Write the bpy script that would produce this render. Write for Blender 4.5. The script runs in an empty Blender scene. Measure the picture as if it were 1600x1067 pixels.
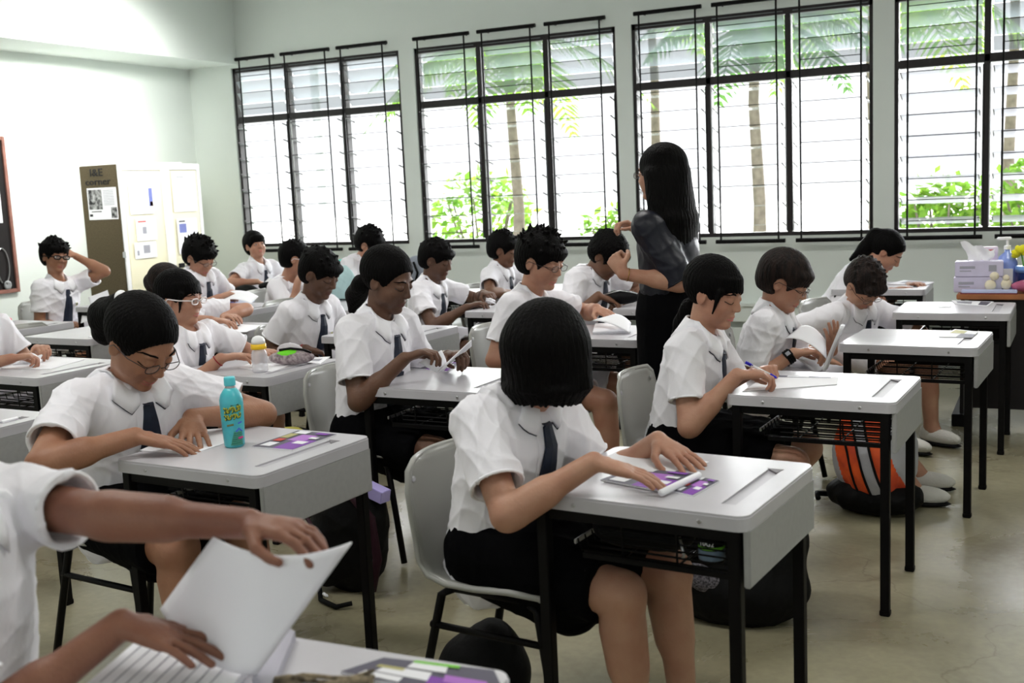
import bpy, bmesh, math, random
import numpy as np
from mathutils import Vector, Matrix
from mathutils.bvhtree import BVHTree
from mathutils.geometry import tessellate_polygon

random.seed(7)
scene = bpy.context.scene
COL = scene.collection

# ------------------------------------------------------------------ camera
CF, CYAW, CPITCH, CROLL, CH = 1744.0, 0.4578, 0.1391, -0.0460, 1.4632

def cam_axes():
    f = np.array([-math.sin(CYAW)*math.cos(CPITCH), math.cos(CYAW)*math.cos(CPITCH), -math.sin(CPITCH)])
    r = np.array([math.cos(CYAW), math.sin(CYAW), 0.0]); u = np.cross(r, f)
    c, s = math.cos(CROLL), math.sin(CROLL)
    return c*r+s*u, -s*r+c*u, f
CR, CU, CFW = cam_axes()
CO = np.array([0, 0, CH])

def at(x, y, Y=None, z=None, X=None):
    d = CFW+(x-800)/CF*CR-(y-533.5)/CF*CU
    if Y is not None: t = Y/d[1]
    elif z is not None: t = (z-CH)/d[2]
    else: t = X/d[0]
    return CO+t*d

cd = bpy.data.cameras.new('camera'); cam = bpy.data.objects.new('camera', cd); COL.objects.link(cam)
cam.matrix_world = Matrix(((CR[0], CU[0], -CFW[0], 0), (CR[1], CU[1], -CFW[1], 0), (CR[2], CU[2], -CFW[2], CH), (0, 0, 0, 1)))
cd.sensor_width = 36; cd.lens = 36*CF/1600; cd.clip_start = 0.05; cd.clip_end = 300
cd.dof.use_dof = True; cd.dof.focus_distance = 4.3; cd.dof.aperture_fstop = 4.5
scene.camera = cam

# ------------------------------------------------------------------ light
w = bpy.data.worlds.new('sky'); scene.world = w; w.use_nodes = True
bg = w.node_tree.nodes['Background']; bg.inputs[0].default_value = (0.93, 0.97, 1.0, 1); bg.inputs[1].default_value = 1.0
def sun(name, rot, strength, angle, colr=(1, .97, .9)):
    l = bpy.data.lights.new(name, 'SUN'); l.energy = strength; l.angle = angle; l.color = colr
    o = bpy.data.objects.new(name, l); COL.objects.link(o); o.rotation_euler = rot; return o
sun('hazy_sun', (math.radians(-62), 0, math.radians(-6)), 15.0, math.radians(75), (.97, .98, 1))
def area(name, loc, rot, sx, sy, power, colr):
    l = bpy.data.lights.new(name, 'AREA'); l.shape = 'RECTANGLE'; l.size = sx; l.size_y = sy; l.energy = power; l.color = colr
    o = bpy.data.objects.new(name, l); COL.objects.link(o); o.location = loc; o.rotation_euler = rot; return o
# fluorescent tubes under the ceiling, and an added fill light before the solid near wall
for i, (x, y) in enumerate([(-5.3, 2.2), (-5.3, 5.4), (-2.6, 2.2), (-2.6, 5.4), (0.2, 2.2), (0.2, 5.4)]):
    area('ceiling_light', (x, y, 3.05), (0, 0, 0), 1.25, 0.3, 12, (1, 0.98, 0.95))
area('near_side_fill', (-2.0, -1.9, 1.9), (math.radians(90), 0, 0), 7.5, 1.8, 16, (0.97, 0.98, 1.0))
area('back_wall_fill', (-5.9, 6.6, 2.9), (0, math.radians(62), math.radians(-8)), 0.2, 0.9, 15, (1.0, 1.0, 0.96)).data.spread = math.radians(95)  # added area light without a fixture, makes the bright patch on the left wall
scene.view_settings.view_transform = 'Standard'; scene.view_settings.look = 'None'
scene.view_settings.gamma = 1.0; scene.view_settings.exposure = 1.0
scene.view_settings.use_curve_mapping = False

# ------------------------------------------------------------------ materials
MATS = {}
def s2l(c):
    return tuple(((v/255)/12.92 if v/255 <= 0.04045 else ((v/255+0.055)/1.055)**2.4) for v in c)
def mat(name, rgb, rough=0.6, spec=0.3, var=0.0, vscale=5.0, bump=0.0, bscale=60.0, rgb2=None, metal=0.0,
        stretch=None, trans=0.0, alpha=1.0, sss=0.0, emit=0.0, sheen=0.0, detail=4):
    if name in MATS: return MATS[name]
    m = bpy.data.materials.new(name); m.use_nodes = True; nt = m.node_tree; N = nt.nodes; L = nt.links
    b = N['Principled BSDF']; c = s2l(rgb)
    b.inputs['Base Color'].default_value = (*c, 1); b.inputs['Roughness'].default_value = rough
    b.inputs['Specular IOR Level'].default_value = spec; b.inputs['Metallic'].default_value = metal
    if trans: b.inputs['Transmission Weight'].default_value = trans
    if alpha < 1: b.inputs['Alpha'].default_value = alpha
    if sss:
        b.inputs['Subsurface Weight'].default_value = sss; b.inputs['Subsurface Radius'].default_value = (0.012, 0.005, 0.003)
    if sheen: b.inputs['Sheen Weight'].default_value = sheen
    tc = N.new('ShaderNodeTexCoord'); mp = N.new('ShaderNodeMapping'); L.new(tc.outputs['Object'], mp.inputs[0])
    if stretch: mp.inputs['Scale'].default_value = stretch
    if var or rgb2:
        n = N.new('ShaderNodeTexNoise'); n.inputs['Scale'].default_value = vscale; n.inputs['Detail'].default_value = detail
        L.new(mp.outputs[0], n.inputs[0]); r = N.new('ShaderNodeValToRGB')
        c2 = s2l(rgb2) if rgb2 else tuple(v*(1-var) for v in c)
        r.color_ramp.elements[0].color = (*c2, 1); r.color_ramp.elements[1].color = (*c, 1)
        r.color_ramp.elements[0].position = 0.35; r.color_ramp.elements[1].position = 0.62
        L.new(n.outputs[0], r.inputs[0]); L.new(r.outputs[0], b.inputs['Base Color'])
    if bump:
        n2 = N.new('ShaderNodeTexNoise'); n2.inputs['Scale'].default_value = bscale; n2.inputs['Detail'].default_value = 3
        L.new(mp.outputs[0], n2.inputs[0]); bp = N.new('ShaderNodeBump'); bp.inputs['Strength'].default_value = bump
        bp.inputs['Distance'].default_value = 0.01; L.new(n2.outputs[0], bp.inputs['Height']); L.new(bp.outputs[0], b.inputs['Normal'])
    MATS[name] = m; return m

def floor_mat():
    m = bpy.data.materials.new('polished_concrete'); m.use_nodes = True; nt = m.node_tree; N = nt.nodes; L = nt.links
    b = N['Principled BSDF']; tc = N.new('ShaderNodeTexCoord')
    n1 = N.new('ShaderNodeTexNoise'); n1.inputs['Scale'].default_value = 1.3; n1.inputs['Detail'].default_value = 8; n1.inputs['Roughness'].default_value = .62
    n1.inputs['Distortion'].default_value = .6
    L.new(tc.outputs['Object'], n1.inputs[0]); r = N.new('ShaderNodeValToRGB'); L.new(n1.outputs[0], r.inputs[0])
    e = r.color_ramp.elements; e[0].position = .32; e[0].color = (*s2l((120, 113, 90)), 1); e[1].position = .68; e[1].color = (*s2l((166, 160, 133)), 1)
    n2 = N.new('ShaderNodeTexNoise'); n2.inputs['Scale'].default_value = 34; n2.inputs['Detail'].default_value = 5
    L.new(tc.outputs['Object'], n2.inputs[0])
    mx = N.new('ShaderNodeMix'); mx.data_type = 'RGBA'; mx.blend_type = 'OVERLAY'; mx.inputs[0].default_value = .22
    L.new(r.outputs[0], mx.inputs[6]); L.new(n2.outputs[0], mx.inputs[7]); 
    vo = N.new('ShaderNodeTexVoronoi'); vo.feature = 'DISTANCE_TO_EDGE'; vo.inputs['Scale'].default_value = .7
    nn = N.new('ShaderNodeTexNoise'); nn.inputs['Scale'].default_value = 2.2; nn.inputs['Detail'].default_value = 6
    L.new(tc.outputs['Object'], nn.inputs[0]); va = N.new('ShaderNodeVectorMath'); va.operation = 'MULTIPLY_ADD'
    va.inputs[1].default_value = (.9, .9, .9); L.new(nn.outputs['Color'], va.inputs[0]); L.new(tc.outputs['Object'], va.inputs[2]); L.new(va.outputs[0], vo.inputs['Vector'])
    cr = N.new('ShaderNodeValToRGB'); cr.color_ramp.elements[0].position = 0; cr.color_ramp.elements[0].color = (.45, .42, .38, 1)
    cr.color_ramp.elements[1].position = .006; cr.color_ramp.elements[1].color = (1, 1, 1, 1); L.new(vo.outputs[0], cr.inputs[0])
    m2 = N.new('ShaderNodeMix'); m2.data_type = 'RGBA'; m2.blend_type = 'MULTIPLY'; m2.inputs[0].default_value = .5
    L.new(mx.outputs[2], m2.inputs[6]); L.new(cr.outputs[0], m2.inputs[7]); L.new(m2.outputs[2], b.inputs['Base Color'])
    rr = N.new('ShaderNodeMapRange'); rr.inputs['From Min'].default_value = .3; rr.inputs['From Max'].default_value = .7
    rr.inputs['To Min'].default_value = .2; rr.inputs['To Max'].default_value = .42; L.new(n1.outputs[0], rr.inputs[0]); L.new(rr.outputs[0], b.inputs['Roughness'])
    b.inputs['Specular IOR Level'].default_value = .5
    bp = N.new('ShaderNodeBump'); bp.inputs['Strength'].default_value = .12; bp.inputs['Distance'].default_value = .02
    L.new(n1.outputs[0], bp.inputs['Height']); L.new(bp.outputs[0], b.inputs['Normal'])
    return m

M_wall = mat('mint_paint', (231, 238, 233), .55, .3, var=.03, vscale=1.5, bump=.05, bscale=120)
M_ceil = mat('ceiling_paint', (236, 238, 236), .8, .2, var=.02)
M_floor = floor_mat()
M_black = mat('black_steel', (6, 5, 6), .5, .16, var=.2, vscale=20)
M_frame = mat('window_steel', (34, 28, 30), .5, .4, var=.3, vscale=30)
M_steel = mat('bare_steel', (190, 190, 192), .28, .5, metal=.9)
M_desk = mat('desk_plastic', (196, 194, 199), .32, .45, var=.05, vscale=8, bump=.02, bscale=200)
M_panel = mat('desk_panel', (165, 165, 164), .5, .3, var=.06, vscale=60, bump=.08, bscale=400)
M_chair = mat('chair_plastic', (158, 158, 152), .3, .5, var=.05, vscale=6)
M_paper = mat('paper', (246, 246, 250), .7, .2, var=.02, vscale=9)
M_shirt = mat('white_cotton', (240, 238, 244), .85, .15, var=.03, vscale=7, bump=.35, bscale=22, stretch=(1, 1, .55), sheen=.2)
M_collar = mat('white_collar', (246, 245, 250), .8, .15)
M_tie = mat('navy_tie', (30, 38, 56), .5, .3, var=.3, vscale=40)
M_skirt = mat('dark_skirt', (7, 7, 9), .9, .05, bump=.3, bscale=18)
M_shorts = mat('grey_shorts', (206, 204, 210), .85, .15, bump=.3, bscale=20)
M_hair = mat('black_hair', (4, 3, 3), .6, .08, bump=.6, bscale=160, stretch=(1, 1, .12), rgb2=(6, 5, 5), vscale=60)
M_hairb = mat('brown_black_hair', (14, 9, 8), .55, .16, bump=.6, bscale=160, stretch=(1, 1, .12), rgb2=(40, 28, 24), vscale=60)
M_white = mat('white_plastic', (240, 240, 242), .4, .4)
M_eye = mat('eye_white', (226, 218, 214), .3, .4)
M_iris = mat('dark_iris', (22, 14, 12), .2, .5)
M_shoe = mat('white_canvas', (214, 212, 206), .8, .2, bump=.3, bscale=90)
M_wood = mat('teacher_table_wood', (176, 112, 70), .45, .4, var=.35, vscale=5, stretch=(1, 14, 1))
M_ply = mat('brown_hardboard', (92, 82, 62), .8, .2, var=.25, vscale=90)
M_door = mat('cream_laminate', (240, 234, 205), .35, .45, var=.03, vscale=3)
def skin_mat(name, rgb, rgb2):
    return mat(name, rgb, .48, .35, rgb2=rgb2, vscale=9, bump=.12, bscale=140, sss=.12)
SK = {'fair': skin_mat('skin_fair', (186, 142, 118), (172, 122, 100)), 'tan': skin_mat('skin_tan', (166, 120, 94), (150, 104, 80)),
      'dark': skin_mat('skin_dark', (106, 75, 58), (90, 63, 50)), 'fore': skin_mat('skin_foreground', (142, 98, 78), (126, 82, 66)),
      'brown': skin_mat('skin_brown', (122, 86, 66), (106, 72, 54))}
LIP = {'fair': mat('lip_fair', (196, 110, 108), .4, .4), 'tan': mat('lip_tan', (170, 96, 88), .4, .4), 'dark': mat('lip_dark', (100, 54, 50), .4, .4),
       'fore': mat('lip_fore', (160, 90, 84), .4, .4), 'brown': mat('lip_brown', (120, 66, 60), .4, .4)}

# ------------------------------------------------------------------ mesh helpers
def V3(a): return Vector((float(a[0]), float(a[1]), float(a[2])))
class MB:
    def __init__(s): s.v = []; s.f = []
    def add(s, vs, fs):
        o = len(s.v); s.v += [tuple(map(float, p)) for p in vs]; s.f += [[i+o for i in f] for f in fs]; return s
    def box(s, x0, x1, y0, y1, z0, z1, M=None):
        vs = [(x, y, z) for x in (x0, x1) for y in (y0, y1) for z in (z0, z1)]
        if M is not None: vs = [M @ Vector(p) for p in vs]
        return s.add(vs, [(0, 1, 3, 2), (4, 6, 7, 5), (0, 4, 5, 1), (2, 3, 7, 6), (0, 2, 6, 4), (1, 5, 7, 3)])
    def bevbox(s, x0, x1, y0, y1, z0, z1, b=.004, M=None):
        # a box with chamfered edges
        bm = bmesh.new(); bmesh.ops.create_cube(bm, size=1)
        for v in bm.verts: v.co = Vector(((x0+x1)/2+v.co.x*(x1-x0), (y0+y1)/2+v.co.y*(y1-y0), (z0+z1)/2+v.co.z*(z1-z0)))
        bmesh.ops.bevel(bm, geom=bm.edges[:], offset=b, segments=2, affect='EDGES')
        vs = [(M @ v.co) if M is not None else v.co.copy() for v in bm.verts]
        fs = [[v.index for v in f.verts] for f in bm.faces]; bm.free(); return s.add(vs, fs)
    def tube(s, pts, r, n=8, cap=True, sq=False):
        pts = [Vector(tuple(map(float, p))) for p in pts]; rs = r if isinstance(r, (list, tuple)) else [r]*len(pts)
        o = len(s.v); up = None; rings = []
        for i, p in enumerate(pts):
            a = pts[max(i-1, 0)]; b = pts[min(i+1, len(pts)-1)]; t = (b-a).normalized()
            if up is None:
                up = Vector((0, 0, 1)) if abs(t.z) < .9 else Vector((0, 1, 0))
            x = t.cross(up)
            if x.length < 1e-5: x = t.cross(Vector((1, .3, 0)))
            x.normalize(); y = x.cross(t).normalized(); up = y
            k = 4 if sq else n
            rings.append([p+(x*math.cos(2*math.pi*(j+(.5 if sq else 0))/k)+y*math.sin(2*math.pi*(j+(.5 if sq else 0))/k))*rs[i]*(1.414 if sq else 1) for j in range(k)])
        k = len(rings[0]); vs = [v for q in rings for v in q]; fs = []
        for i in range(len(rings)-1):
            for j in range(k):
                fs.append((i*k+j, i*k+(j+1) % k, (i+1)*k+(j+1) % k, (i+1)*k+j))
        if cap: fs += [list(range(k))[::-1], [(len(rings)-1)*k+j for j in range(k)]]
        return s.add(vs, fs)
    def lathe(s, prof, n=20, c=(0, 0, 0), M=None):
        vs = []; fs = []; m = len(prof)
        for i in range(n):
            a = 2*math.pi*i/n
            for (r, z) in prof:
                p = Vector((c[0]+r*math.cos(a), c[1]+r*math.sin(a), c[2]+z)); vs.append(M @ p if M is not None else p)
        for i in range(n):
            for j in range(m-1):
                fs.append((i*m+j, ((i+1) % n)*m+j, ((i+1) % n)*m+j+1, i*m+j+1))
        fs.append([i*m for i in range(n)][::-1]); fs.append([i*m+m-1 for i in range(n)])
        return s.add(vs, fs)
    def ell(s, c, r, M=None, n=14, m=9):
        vs = []; fs = []
        for j in range(m+1):
            t = math.pi*j/m
            for i in range(n):
                a = 2*math.pi*i/n; p = Vector((r[0]*math.sin(t)*math.cos(a), r[1]*math.sin(t)*math.sin(a), r[2]*math.cos(t)))
                if M is not None: p = M @ p
                vs.append(p+Vector(tuple(map(float, c))))
        for j in range(m):
            for i in range(n): fs.append((j*n+i, (j+1)*n+i, (j+1)*n+(i+1) % n, j*n+(i+1) % n))
        return s.add(vs, fs)
    def prism(s, outline, z0, z1, holes=(), M=None):
        loops = [[Vector((x, y, 0)) for x, y in outline]]+[[Vector((x, y, 0)) for x, y in h] for h in holes]
        flat = [p for l in loops for p in l]; tri = tessellate_polygon(loops)
        n = len(flat); vs = [Vector((p.x, p.y, z0)) for p in flat]+[Vector((p.x, p.y, z1)) for p in flat]
        if M is not None: vs = [M @ p for p in vs]
        fs = []
        for t in tri:
            a, b, c = [flat[i] for i in t]; cw = (b-a).cross(c-a).z < 0
            t2 = tuple(t) if not cw else tuple(t)[::-1]
            fs.append(tuple(i+n for i in t2)); fs.append(t2[::-1])
        o = 0
        for l in loops:
            k = len(l)
            for i in range(k): fs.append((o+i, o+(i+1) % k, o+(i+1) % k+n, o+i+n))
            o += k
        return s.add(vs, fs)
    def mesh(s, name, m=None, smooth=False):
        me = bpy.data.meshes.new(name); me.from_pydata(s.v, [], s.f)
        bm = bmesh.new(); bm.from_mesh(me); bmesh.ops.recalc_face_normals(bm, faces=bm.faces); bm.to_mesh(me); bm.free()
        if m: me.materials.append(m)
        if smooth: me.shade_smooth()
        return me

def link(name, me, parent=None, loc=None, rot=None):
    o = bpy.data.objects.new(name, me); COL.objects.link(o)
    if parent is not None: o.parent = parent
    if loc is not None: o.location = loc
    if rot is not None: o.rotation_euler = rot
    return o
def part(name, mb, m, parent=None, smooth=False, label=None):
    o = link(name, mb.mesh(name, m, smooth), parent)
    if label: o['label'] = label
    return o
def smooth_by_angle(o, a=40):
    me = o.data; me.shade_smooth()
    try: me.set_sharp_from_angle(angle=math.radians(a))
    except Exception: pass
    return o
def tag(o, label, cat, group=None):
    o['label'] = label; o['category'] = cat
    if group: o['group'] = group
    return o
def thing(name, label, cat, loc=(0, 0, 0), rz=0, group=None):
    o = bpy.data.objects.new(name, None); COL.objects.link(o); o.empty_display_size = .1
    o.location = loc; o.rotation_euler = (0, 0, rz); return tag(o, label, cat, group)
def struct(name, mb, m, smooth=False, parent=None):
    o = part(name, mb, m, parent, smooth)
    if parent is None: o['kind'] = 'structure'
    return o
def copy_tree(o, parent=None, label=None):
    c = o.copy(); COL.objects.link(c)
    if parent is not None: c.parent = parent
    if label: c['label'] = label
    for ch in list(o.children): copy_tree(ch, c)
    return c
def text_mesh(txt, size, m, depth=.001):
    cu = bpy.data.curves.new('text', 'FONT'); cu.body = txt; cu.size = size; cu.extrude = depth; cu.align_x = 'CENTER'; cu.resolution_u = 2
    o = bpy.data.objects.new('text', cu); COL.objects.link(o); dg = bpy.context.evaluated_depsgraph_get()
    me = bpy.data.meshes.new_from_object(o.evaluated_get(dg)); bpy.data.objects.remove(o); me.materials.clear(); me.materials.append(m); return me
def frame_matrix(o, x, y, z):
    return Matrix(((x[0], y[0], z[0], o[0]), (x[1], y[1], z[1], o[1]), (x[2], y[2], z[2], o[2]), (0, 0, 0, 1)))
def rounded(w, d, r, n=5, cx=0, cy=0):
    pts = []
    for sx, sy, a0 in ((1, 1, 0), (-1, 1, 90), (-1, -1, 180), (1, -1, 270)):
        for i in range(n+1):
            a = math.radians(a0+90*i/n); pts.append((cx+sx*(w/2-r)+r*math.cos(a), cy+sy*(d/2-r)+r*math.sin(a)))
    return pts

# ------------------------------------------------------------------ the room
XL, XR, YN, YF, ZC = -7.58, 2.4, -2.0, 8.60, 3.35
T = .16
struct('floor', MB().box(XL-T, XR+T, YN-T, YF+T, -.1, 0), M_floor)
struct('ceiling', MB().box(XL-T, XR+T, YN-T, YF+T, ZC, ZC+.12), M_ceil)
struct('wall_left', MB().box(XL-T, XL, YN, YF+T, 0, ZC), M_wall)
struct('wall_right', MB().box(XR, XR+T, YN, YF+T, 0, ZC), M_wall)
nb = MB(); nb.box(XL, XR, YN-T, YN, 0, ZC)
struct('wall_near', nb, M_wall)
WX = [(-7.07, -5.215), (-5.065, -3.20), (-3.067, -1.227), (-1.08, .765)]
Z0, Z1, ZR = .985, 2.675, 2.19
wf = MB(); wf.box(XL, XR, YF, YF+T, 0, Z0); wf.box(XL, XR, YF, YF+T, Z1, ZC)
xs = [XL]+[v for p in WX for v in p]+[XR]
for i in range(0, len(xs), 2): wf.box(xs[i], xs[i+1], YF, YF+T, Z0, Z1)
struct('wall_far', wf, M_wall)
struct('trim_1', MB().box(XL, -6.99, YN, YF, 2.705, ZC), M_wall)          # beam along the left wall
tb = MB(); tb.bevbox(-6.9, XR, YF-.10, YF, .33, .47, .006); tb.bevbox(-6.9, XR, YF-.055, YF, .0, .28, .006); tb.box(-6.9, XR, YF-.12, YF, .455, .475)
struct('trim_2', tb, M_wall)
struct('baseboard_left', MB().bevbox(XL, XL+.015, YN, YF-.1, 0, .1, .003), mat('skirting', (150, 156, 150), .6))

# windows: steel frame, transom, mullions, glass louvre blades
M_frost = mat('frosted_glass', (176, 184, 188), .35, .4, alpha=.5)
M_clear = mat('clear_glass', (222, 232, 232), .12, .5, alpha=.30)
blade_up = MB().box(-.27, .27, -.058, .058, -.003, .003).mesh('louvre_blade', M_frost)
blade_lo = MB().box(-.268, .268, -.07, .07, -.003, .003).mesh('louvre_blade', M_clear)
blade_w4 = MB().box(-.268, .268, -.07, .07, -.003, .003).mesh('louvre_blade', mat('dusty_glass', (205, 205, 214), .3, .4, alpha=.55))
clipm = MB().add([(-.004, -.085, -.004), (-.004, .075, .004), (-.004, .075, .016), (-.004, -.06, .008), (.004, -.085, -.004), (.004, .075, .004), (.004, .075, .016), (.004, -.06, .008)],
                 [(0, 1, 2, 3), (7, 6, 5, 4), (0, 4, 5, 1), (1, 5, 6, 2), (2, 6, 7, 3), (3, 7, 4, 0)]).mesh('blade_clip', M_frame)
for wi, (xa, xb) in enumerate(WX):
    win = bpy.data.objects.new('window_%d' % (wi+1), None); COL.objects.link(win); win['kind'] = 'structure'; win.location = (0, 0, 0)
    yf = YF+.055
    fr = MB(); f = .028
    fr.box(xa, xb, yf-.035, yf+.035, Z1-.045, Z1); fr.box(xa, xb, yf-.035, yf+.035, Z0, Z0+.03)
    fr.box(xa, xa+f, yf-.035, yf+.035, Z0, Z1); fr.box(xb-f, xb, yf-.035, yf+.035, Z0, Z1)
    part('outer_frame', fr, M_frame, win)
    part('transom', MB().bevbox(xa+f, xb-f, yf-.04, yf+.04, ZR-.03, ZR+.03, .006), M_frame, win)
    bw = (xb-xa)/3
    for k in (1, 2):
        part('mullion', MB().bevbox(xa+bw*k-.022, xa+bw*k+.022, yf-.04, yf+.04, Z0+.03, Z1-.045, .005), M_frame, win)
    for k in range(3):
        xc = xa+bw*(k+.5)
        for j in range(4):
            b = link('louvre_blade', blade_up, win, (xc, yf, ZR+.095+j*.108), (math.radians(-52), 0, 0))
        for j in range(8):
            tilt = (-3, -3, -3, -20)[wi]
            b = link('louvre_blade', blade_w4 if wi == 3 else blade_lo, win, (xc, yf, Z0+.085+j*.148), (math.radians(tilt), 0, 0))
            for sx in (-1, 1):
                link('blade_clip', clipm, win, (xc+sx*.262, yf-.02, Z0+.085+j*.148), (math.radians(-18), 0, 0))
        rd = MB()
        for sx in (-1, 1): rd.tube([(xc+sx*.285, yf-.04, Z0+.04), (xc+sx*.285, yf-.04, ZR-.04)], .006, 6)
        part('operating_rod', rd, M_steel if k == 1 else M_frame, win)
# security grilles standing off the wall in front of each bay
gn = 0
for wi, (xa, xb) in enumerate(WX):
    for k, (ga, gb) in enumerate(((.063, .604), (.683, 1.217), (1.297, 1.822))):
        if wi == 0: ga += .10 if k == 0 else 0; ga += -.02; gb += -.02
        x0, x1 = xa+ga, xa+gb; y = YF-.10
        place = ('window nearest the cabinet', 'second window from the cabinet', 'window behind the standing woman', 'window above the computer')[wi]
        g = thing('window_grille', 'black steel security grille, %s bay of the %s' % (('left', 'middle', 'right')[k], place), 'grille', (x0, y, 2.737), 0, 'black steel window grilles')
        t = MB(); t.tube([(0, 0, 0), (x1-x0, 0, 0)], .0165, 10); smooth_by_angle(part('top_bar', t, M_black, g))
        t = MB(); t.tube([(0, 0, -1.782), (x1-x0, 0, -1.782)], .0165, 10); smooth_by_angle(part('bottom_bar', t, M_black, g))
        for xx in (.04, x1-x0-.05):
            t = MB(); t.tube([(xx, 0, 0), (xx, 0, -1.782)], .0075, 8); smooth_by_angle(part('upright', t, M_black, g))
        t = MB()
        for j in range(11):
            if j in (9, 10) and k == 1: continue
            t.tube([(.04, 0, -.16-j*.15), (x1-x0-.05, 0, -.16-j*.15)], .0035, 6)
        part('cross_wire', t, M_black, g)
        t = MB()
        for zz in (-.0, -1.782):
            for xx in (.06, x1-x0-.07): t.tube([(xx, 0, zz), (xx, .10, zz)], .008, 6)
        part('wall_bracket', t, M_black, g)
# ------------------------------------------------------------------ outside the windows
M_leaf = mat('bright_leaves', (128, 160, 60), .5, .2, rgb2=(90, 136, 50), vscale=6)
M_leaf2 = mat('dark_leaves', (96, 136, 66), .5, .2, rgb2=(66, 108, 56), vscale=6)
for mm in (M_leaf, M_leaf2):
    nt = mm.node_tree; bs = nt.nodes['Principled BSDF']; tr = nt.nodes.new('ShaderNodeBsdfTranslucent'); mxs = nt.nodes.new('ShaderNodeMixShader')
    mxs.inputs[0].default_value = .5; src = bs.inputs['Base Color'].links[0].from_socket; nt.links.new(src, tr.inputs[0])
    nt.links.new(bs.outputs[0], mxs.inputs[1]); nt.links.new(tr.outputs[0], mxs.inputs[2]); nt.links.new(mxs.outputs[0], nt.nodes['Material Output'].inputs[0])
M_trunk = mat('palm_trunk', (126, 116, 106), .9, .1, var=.3, vscale=12)
M_pave = mat('outdoor_paving', (225, 225, 218), .8, .2, var=.05)
g0 = MB().box(-40, 30, YF+T, 60, -.35, -.05); go = struct('floor_outside', g0, M_pave)
go['kind'] = 'structure'
def palm(x, y, h, n, L, label, leafm, rs):
    rnd = random.Random(rs); t = thing('palm_tree', label, 'tree', (x, y, -.05), rnd.random()*6)
    tm = MB(); tm.tube([(0, 0, 0), (.05, 0, h*.4), (.02, .04, h*.75), (0, 0, h)], [.09, .065, .055, .05], 10)
    smooth_by_angle(part('trunk', tm, M_trunk, t))
    for k in range(n):
        a = 2*math.pi*k/n+rnd.random()*.4; el = rnd.uniform(.1, 1.1); fm = MB(); pts = []
        for i in range(9):
            u = i/8; r = L*u*math.cos(el*(1-.3*u)); z = L*(u*math.sin(el)-.75*u*u)
            pts.append(Vector((r*math.cos(a), r*math.sin(a), h+z)))
        fm.tube(pts, [.016-.0015*i for i in range(9)], 5)
        side = Vector((-math.sin(a), math.cos(a), 0))
        for i in range(1, 27):
            u = i/27*8; p = pts[int(u)].lerp(pts[min(int(u)+1, 8)], u-int(u)); d = (pts[min(int(u)+1, 8)]-pts[int(u)]).normalized()
            ll = L*.32*math.sin(math.pi*(.12+.84*i/27))
            for s in (-1, 1):
                q = p+(side*s*.85+d*.55+Vector((0, 0, -.25-.2*rnd.random()))).normalized()*ll; wv = d*.018*L/1.6
                fm.add([p-wv, p+wv, q, (p+q)/2-wv*1.6+Vector((0, 0, .02))], [(0, 1, 2), (0, 2, 3)])
        part('frond', fm, leafm, t)
def bush(x, y, r, h, label, leafm, rs, n=800, name='leafy_bush'):
    rnd = random.Random(rs); t = thing(name, label, 'bush', (x, y, -.05)); fm = MB()
    for k in range(n):
        th = rnd.random()*6.283; ph = math.acos(rnd.uniform(-.6, 1)); rr = rnd.uniform(.55, 1)
        c = Vector((r*rr*math.sin(ph)*math.cos(th), r*rr*math.sin(ph)*math.sin(th), h*.55+h*.45*rr*math.cos(ph)))
        d = Vector((rnd.gauss(0, 1), rnd.gauss(0, 1), rnd.gauss(0, .6))).normalized(); e = d.cross(Vector((rnd.random(), rnd.random(), 1))).normalized(); l = rnd.uniform(.09, .2)
        fm.add([c, c+d*l*.5+e*l*.25, c+d*l, c+d*l*.5-e*l*.25], [(0, 1, 2, 3)])
    f = part('foliage', fm, leafm, t)
    sm = MB()
    for k in range(6): sm.tube([(0, 0, 0), (r*.4*math.cos(k), r*.4*math.sin(k), h*.5), (r*.6*math.cos(k), r*.6*math.sin(k), h*.8)], [.03, .02, .008], 6)
    part('stem', sm, M_trunk, t)
palm(-5.6, 11.6, 3.1, 13, 1.7, 'palm tree with arching bright fronds outside the second window from the cabinet', M_leaf, 1)
palm(-4.6, 13.6, 3.7, 13, 1.9, 'taller palm tree behind the right bay of the second window', M_leaf, 2)
palm(-2.85, 11.8, 3.0, 13, 1.5, 'palm tree with dark slim trunk right behind the standing woman', M_leaf2, 3)
palm(-1.9, 13.4, 3.6, 13, 1.9, 'palm tree with hanging fronds outside the middle bay of the third window', M_leaf, 4)
palm(-.5, 14.6, 3.9, 12, 2.0, 'far palm tree seen through the top of the third window', M_leaf2, 5)
palm(1.3, 13.5, 3.3, 12, 1.8, 'palm tree outside the window above the computer', M_leaf, 6)
bush(-6.4, 12.3, .75, 1.75, 'bright green bush low outside the left bay of the second window', M_leaf, 11)
bush(-4.2, 11.4, .65, 1.25, 'yellow green bush low outside the middle of the second window', M_leaf, 12)
bush(-1.0, 11.4, .55, 1.45, 'green bush outside the low right corner of the third window', M_leaf, 13)
bush(-.15, 12.4, .6, 1.6, 'pale green bush outside the low left corner of the window above the computer', M_leaf, 14)
#bush(-3.1, 13.2, 1.2, 2.9, 'tall loose bush of light leaves behind the palm trunks', M_leaf, 15, 1500, 'tall_bush')
# pale covered walkway outside
t = thing('walkway_roof', 'pale flat walkway roof seen through the upper louvres outside', 'roof', (-3, 10.4, 0))
part('roof_slab', MB().bevbox(-5, 5.5, -.6, .35, 3.15, 3.28, .01), mat('roof_paint', (150, 158, 160), .7), t)
for xx in (-4.4, 5.2):
    part('post', MB().tube([(xx, 0, -.05), (xx, 0, 3.16)], .05, 12), mat('post_paint', (170, 172, 172), .7), t)

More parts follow.
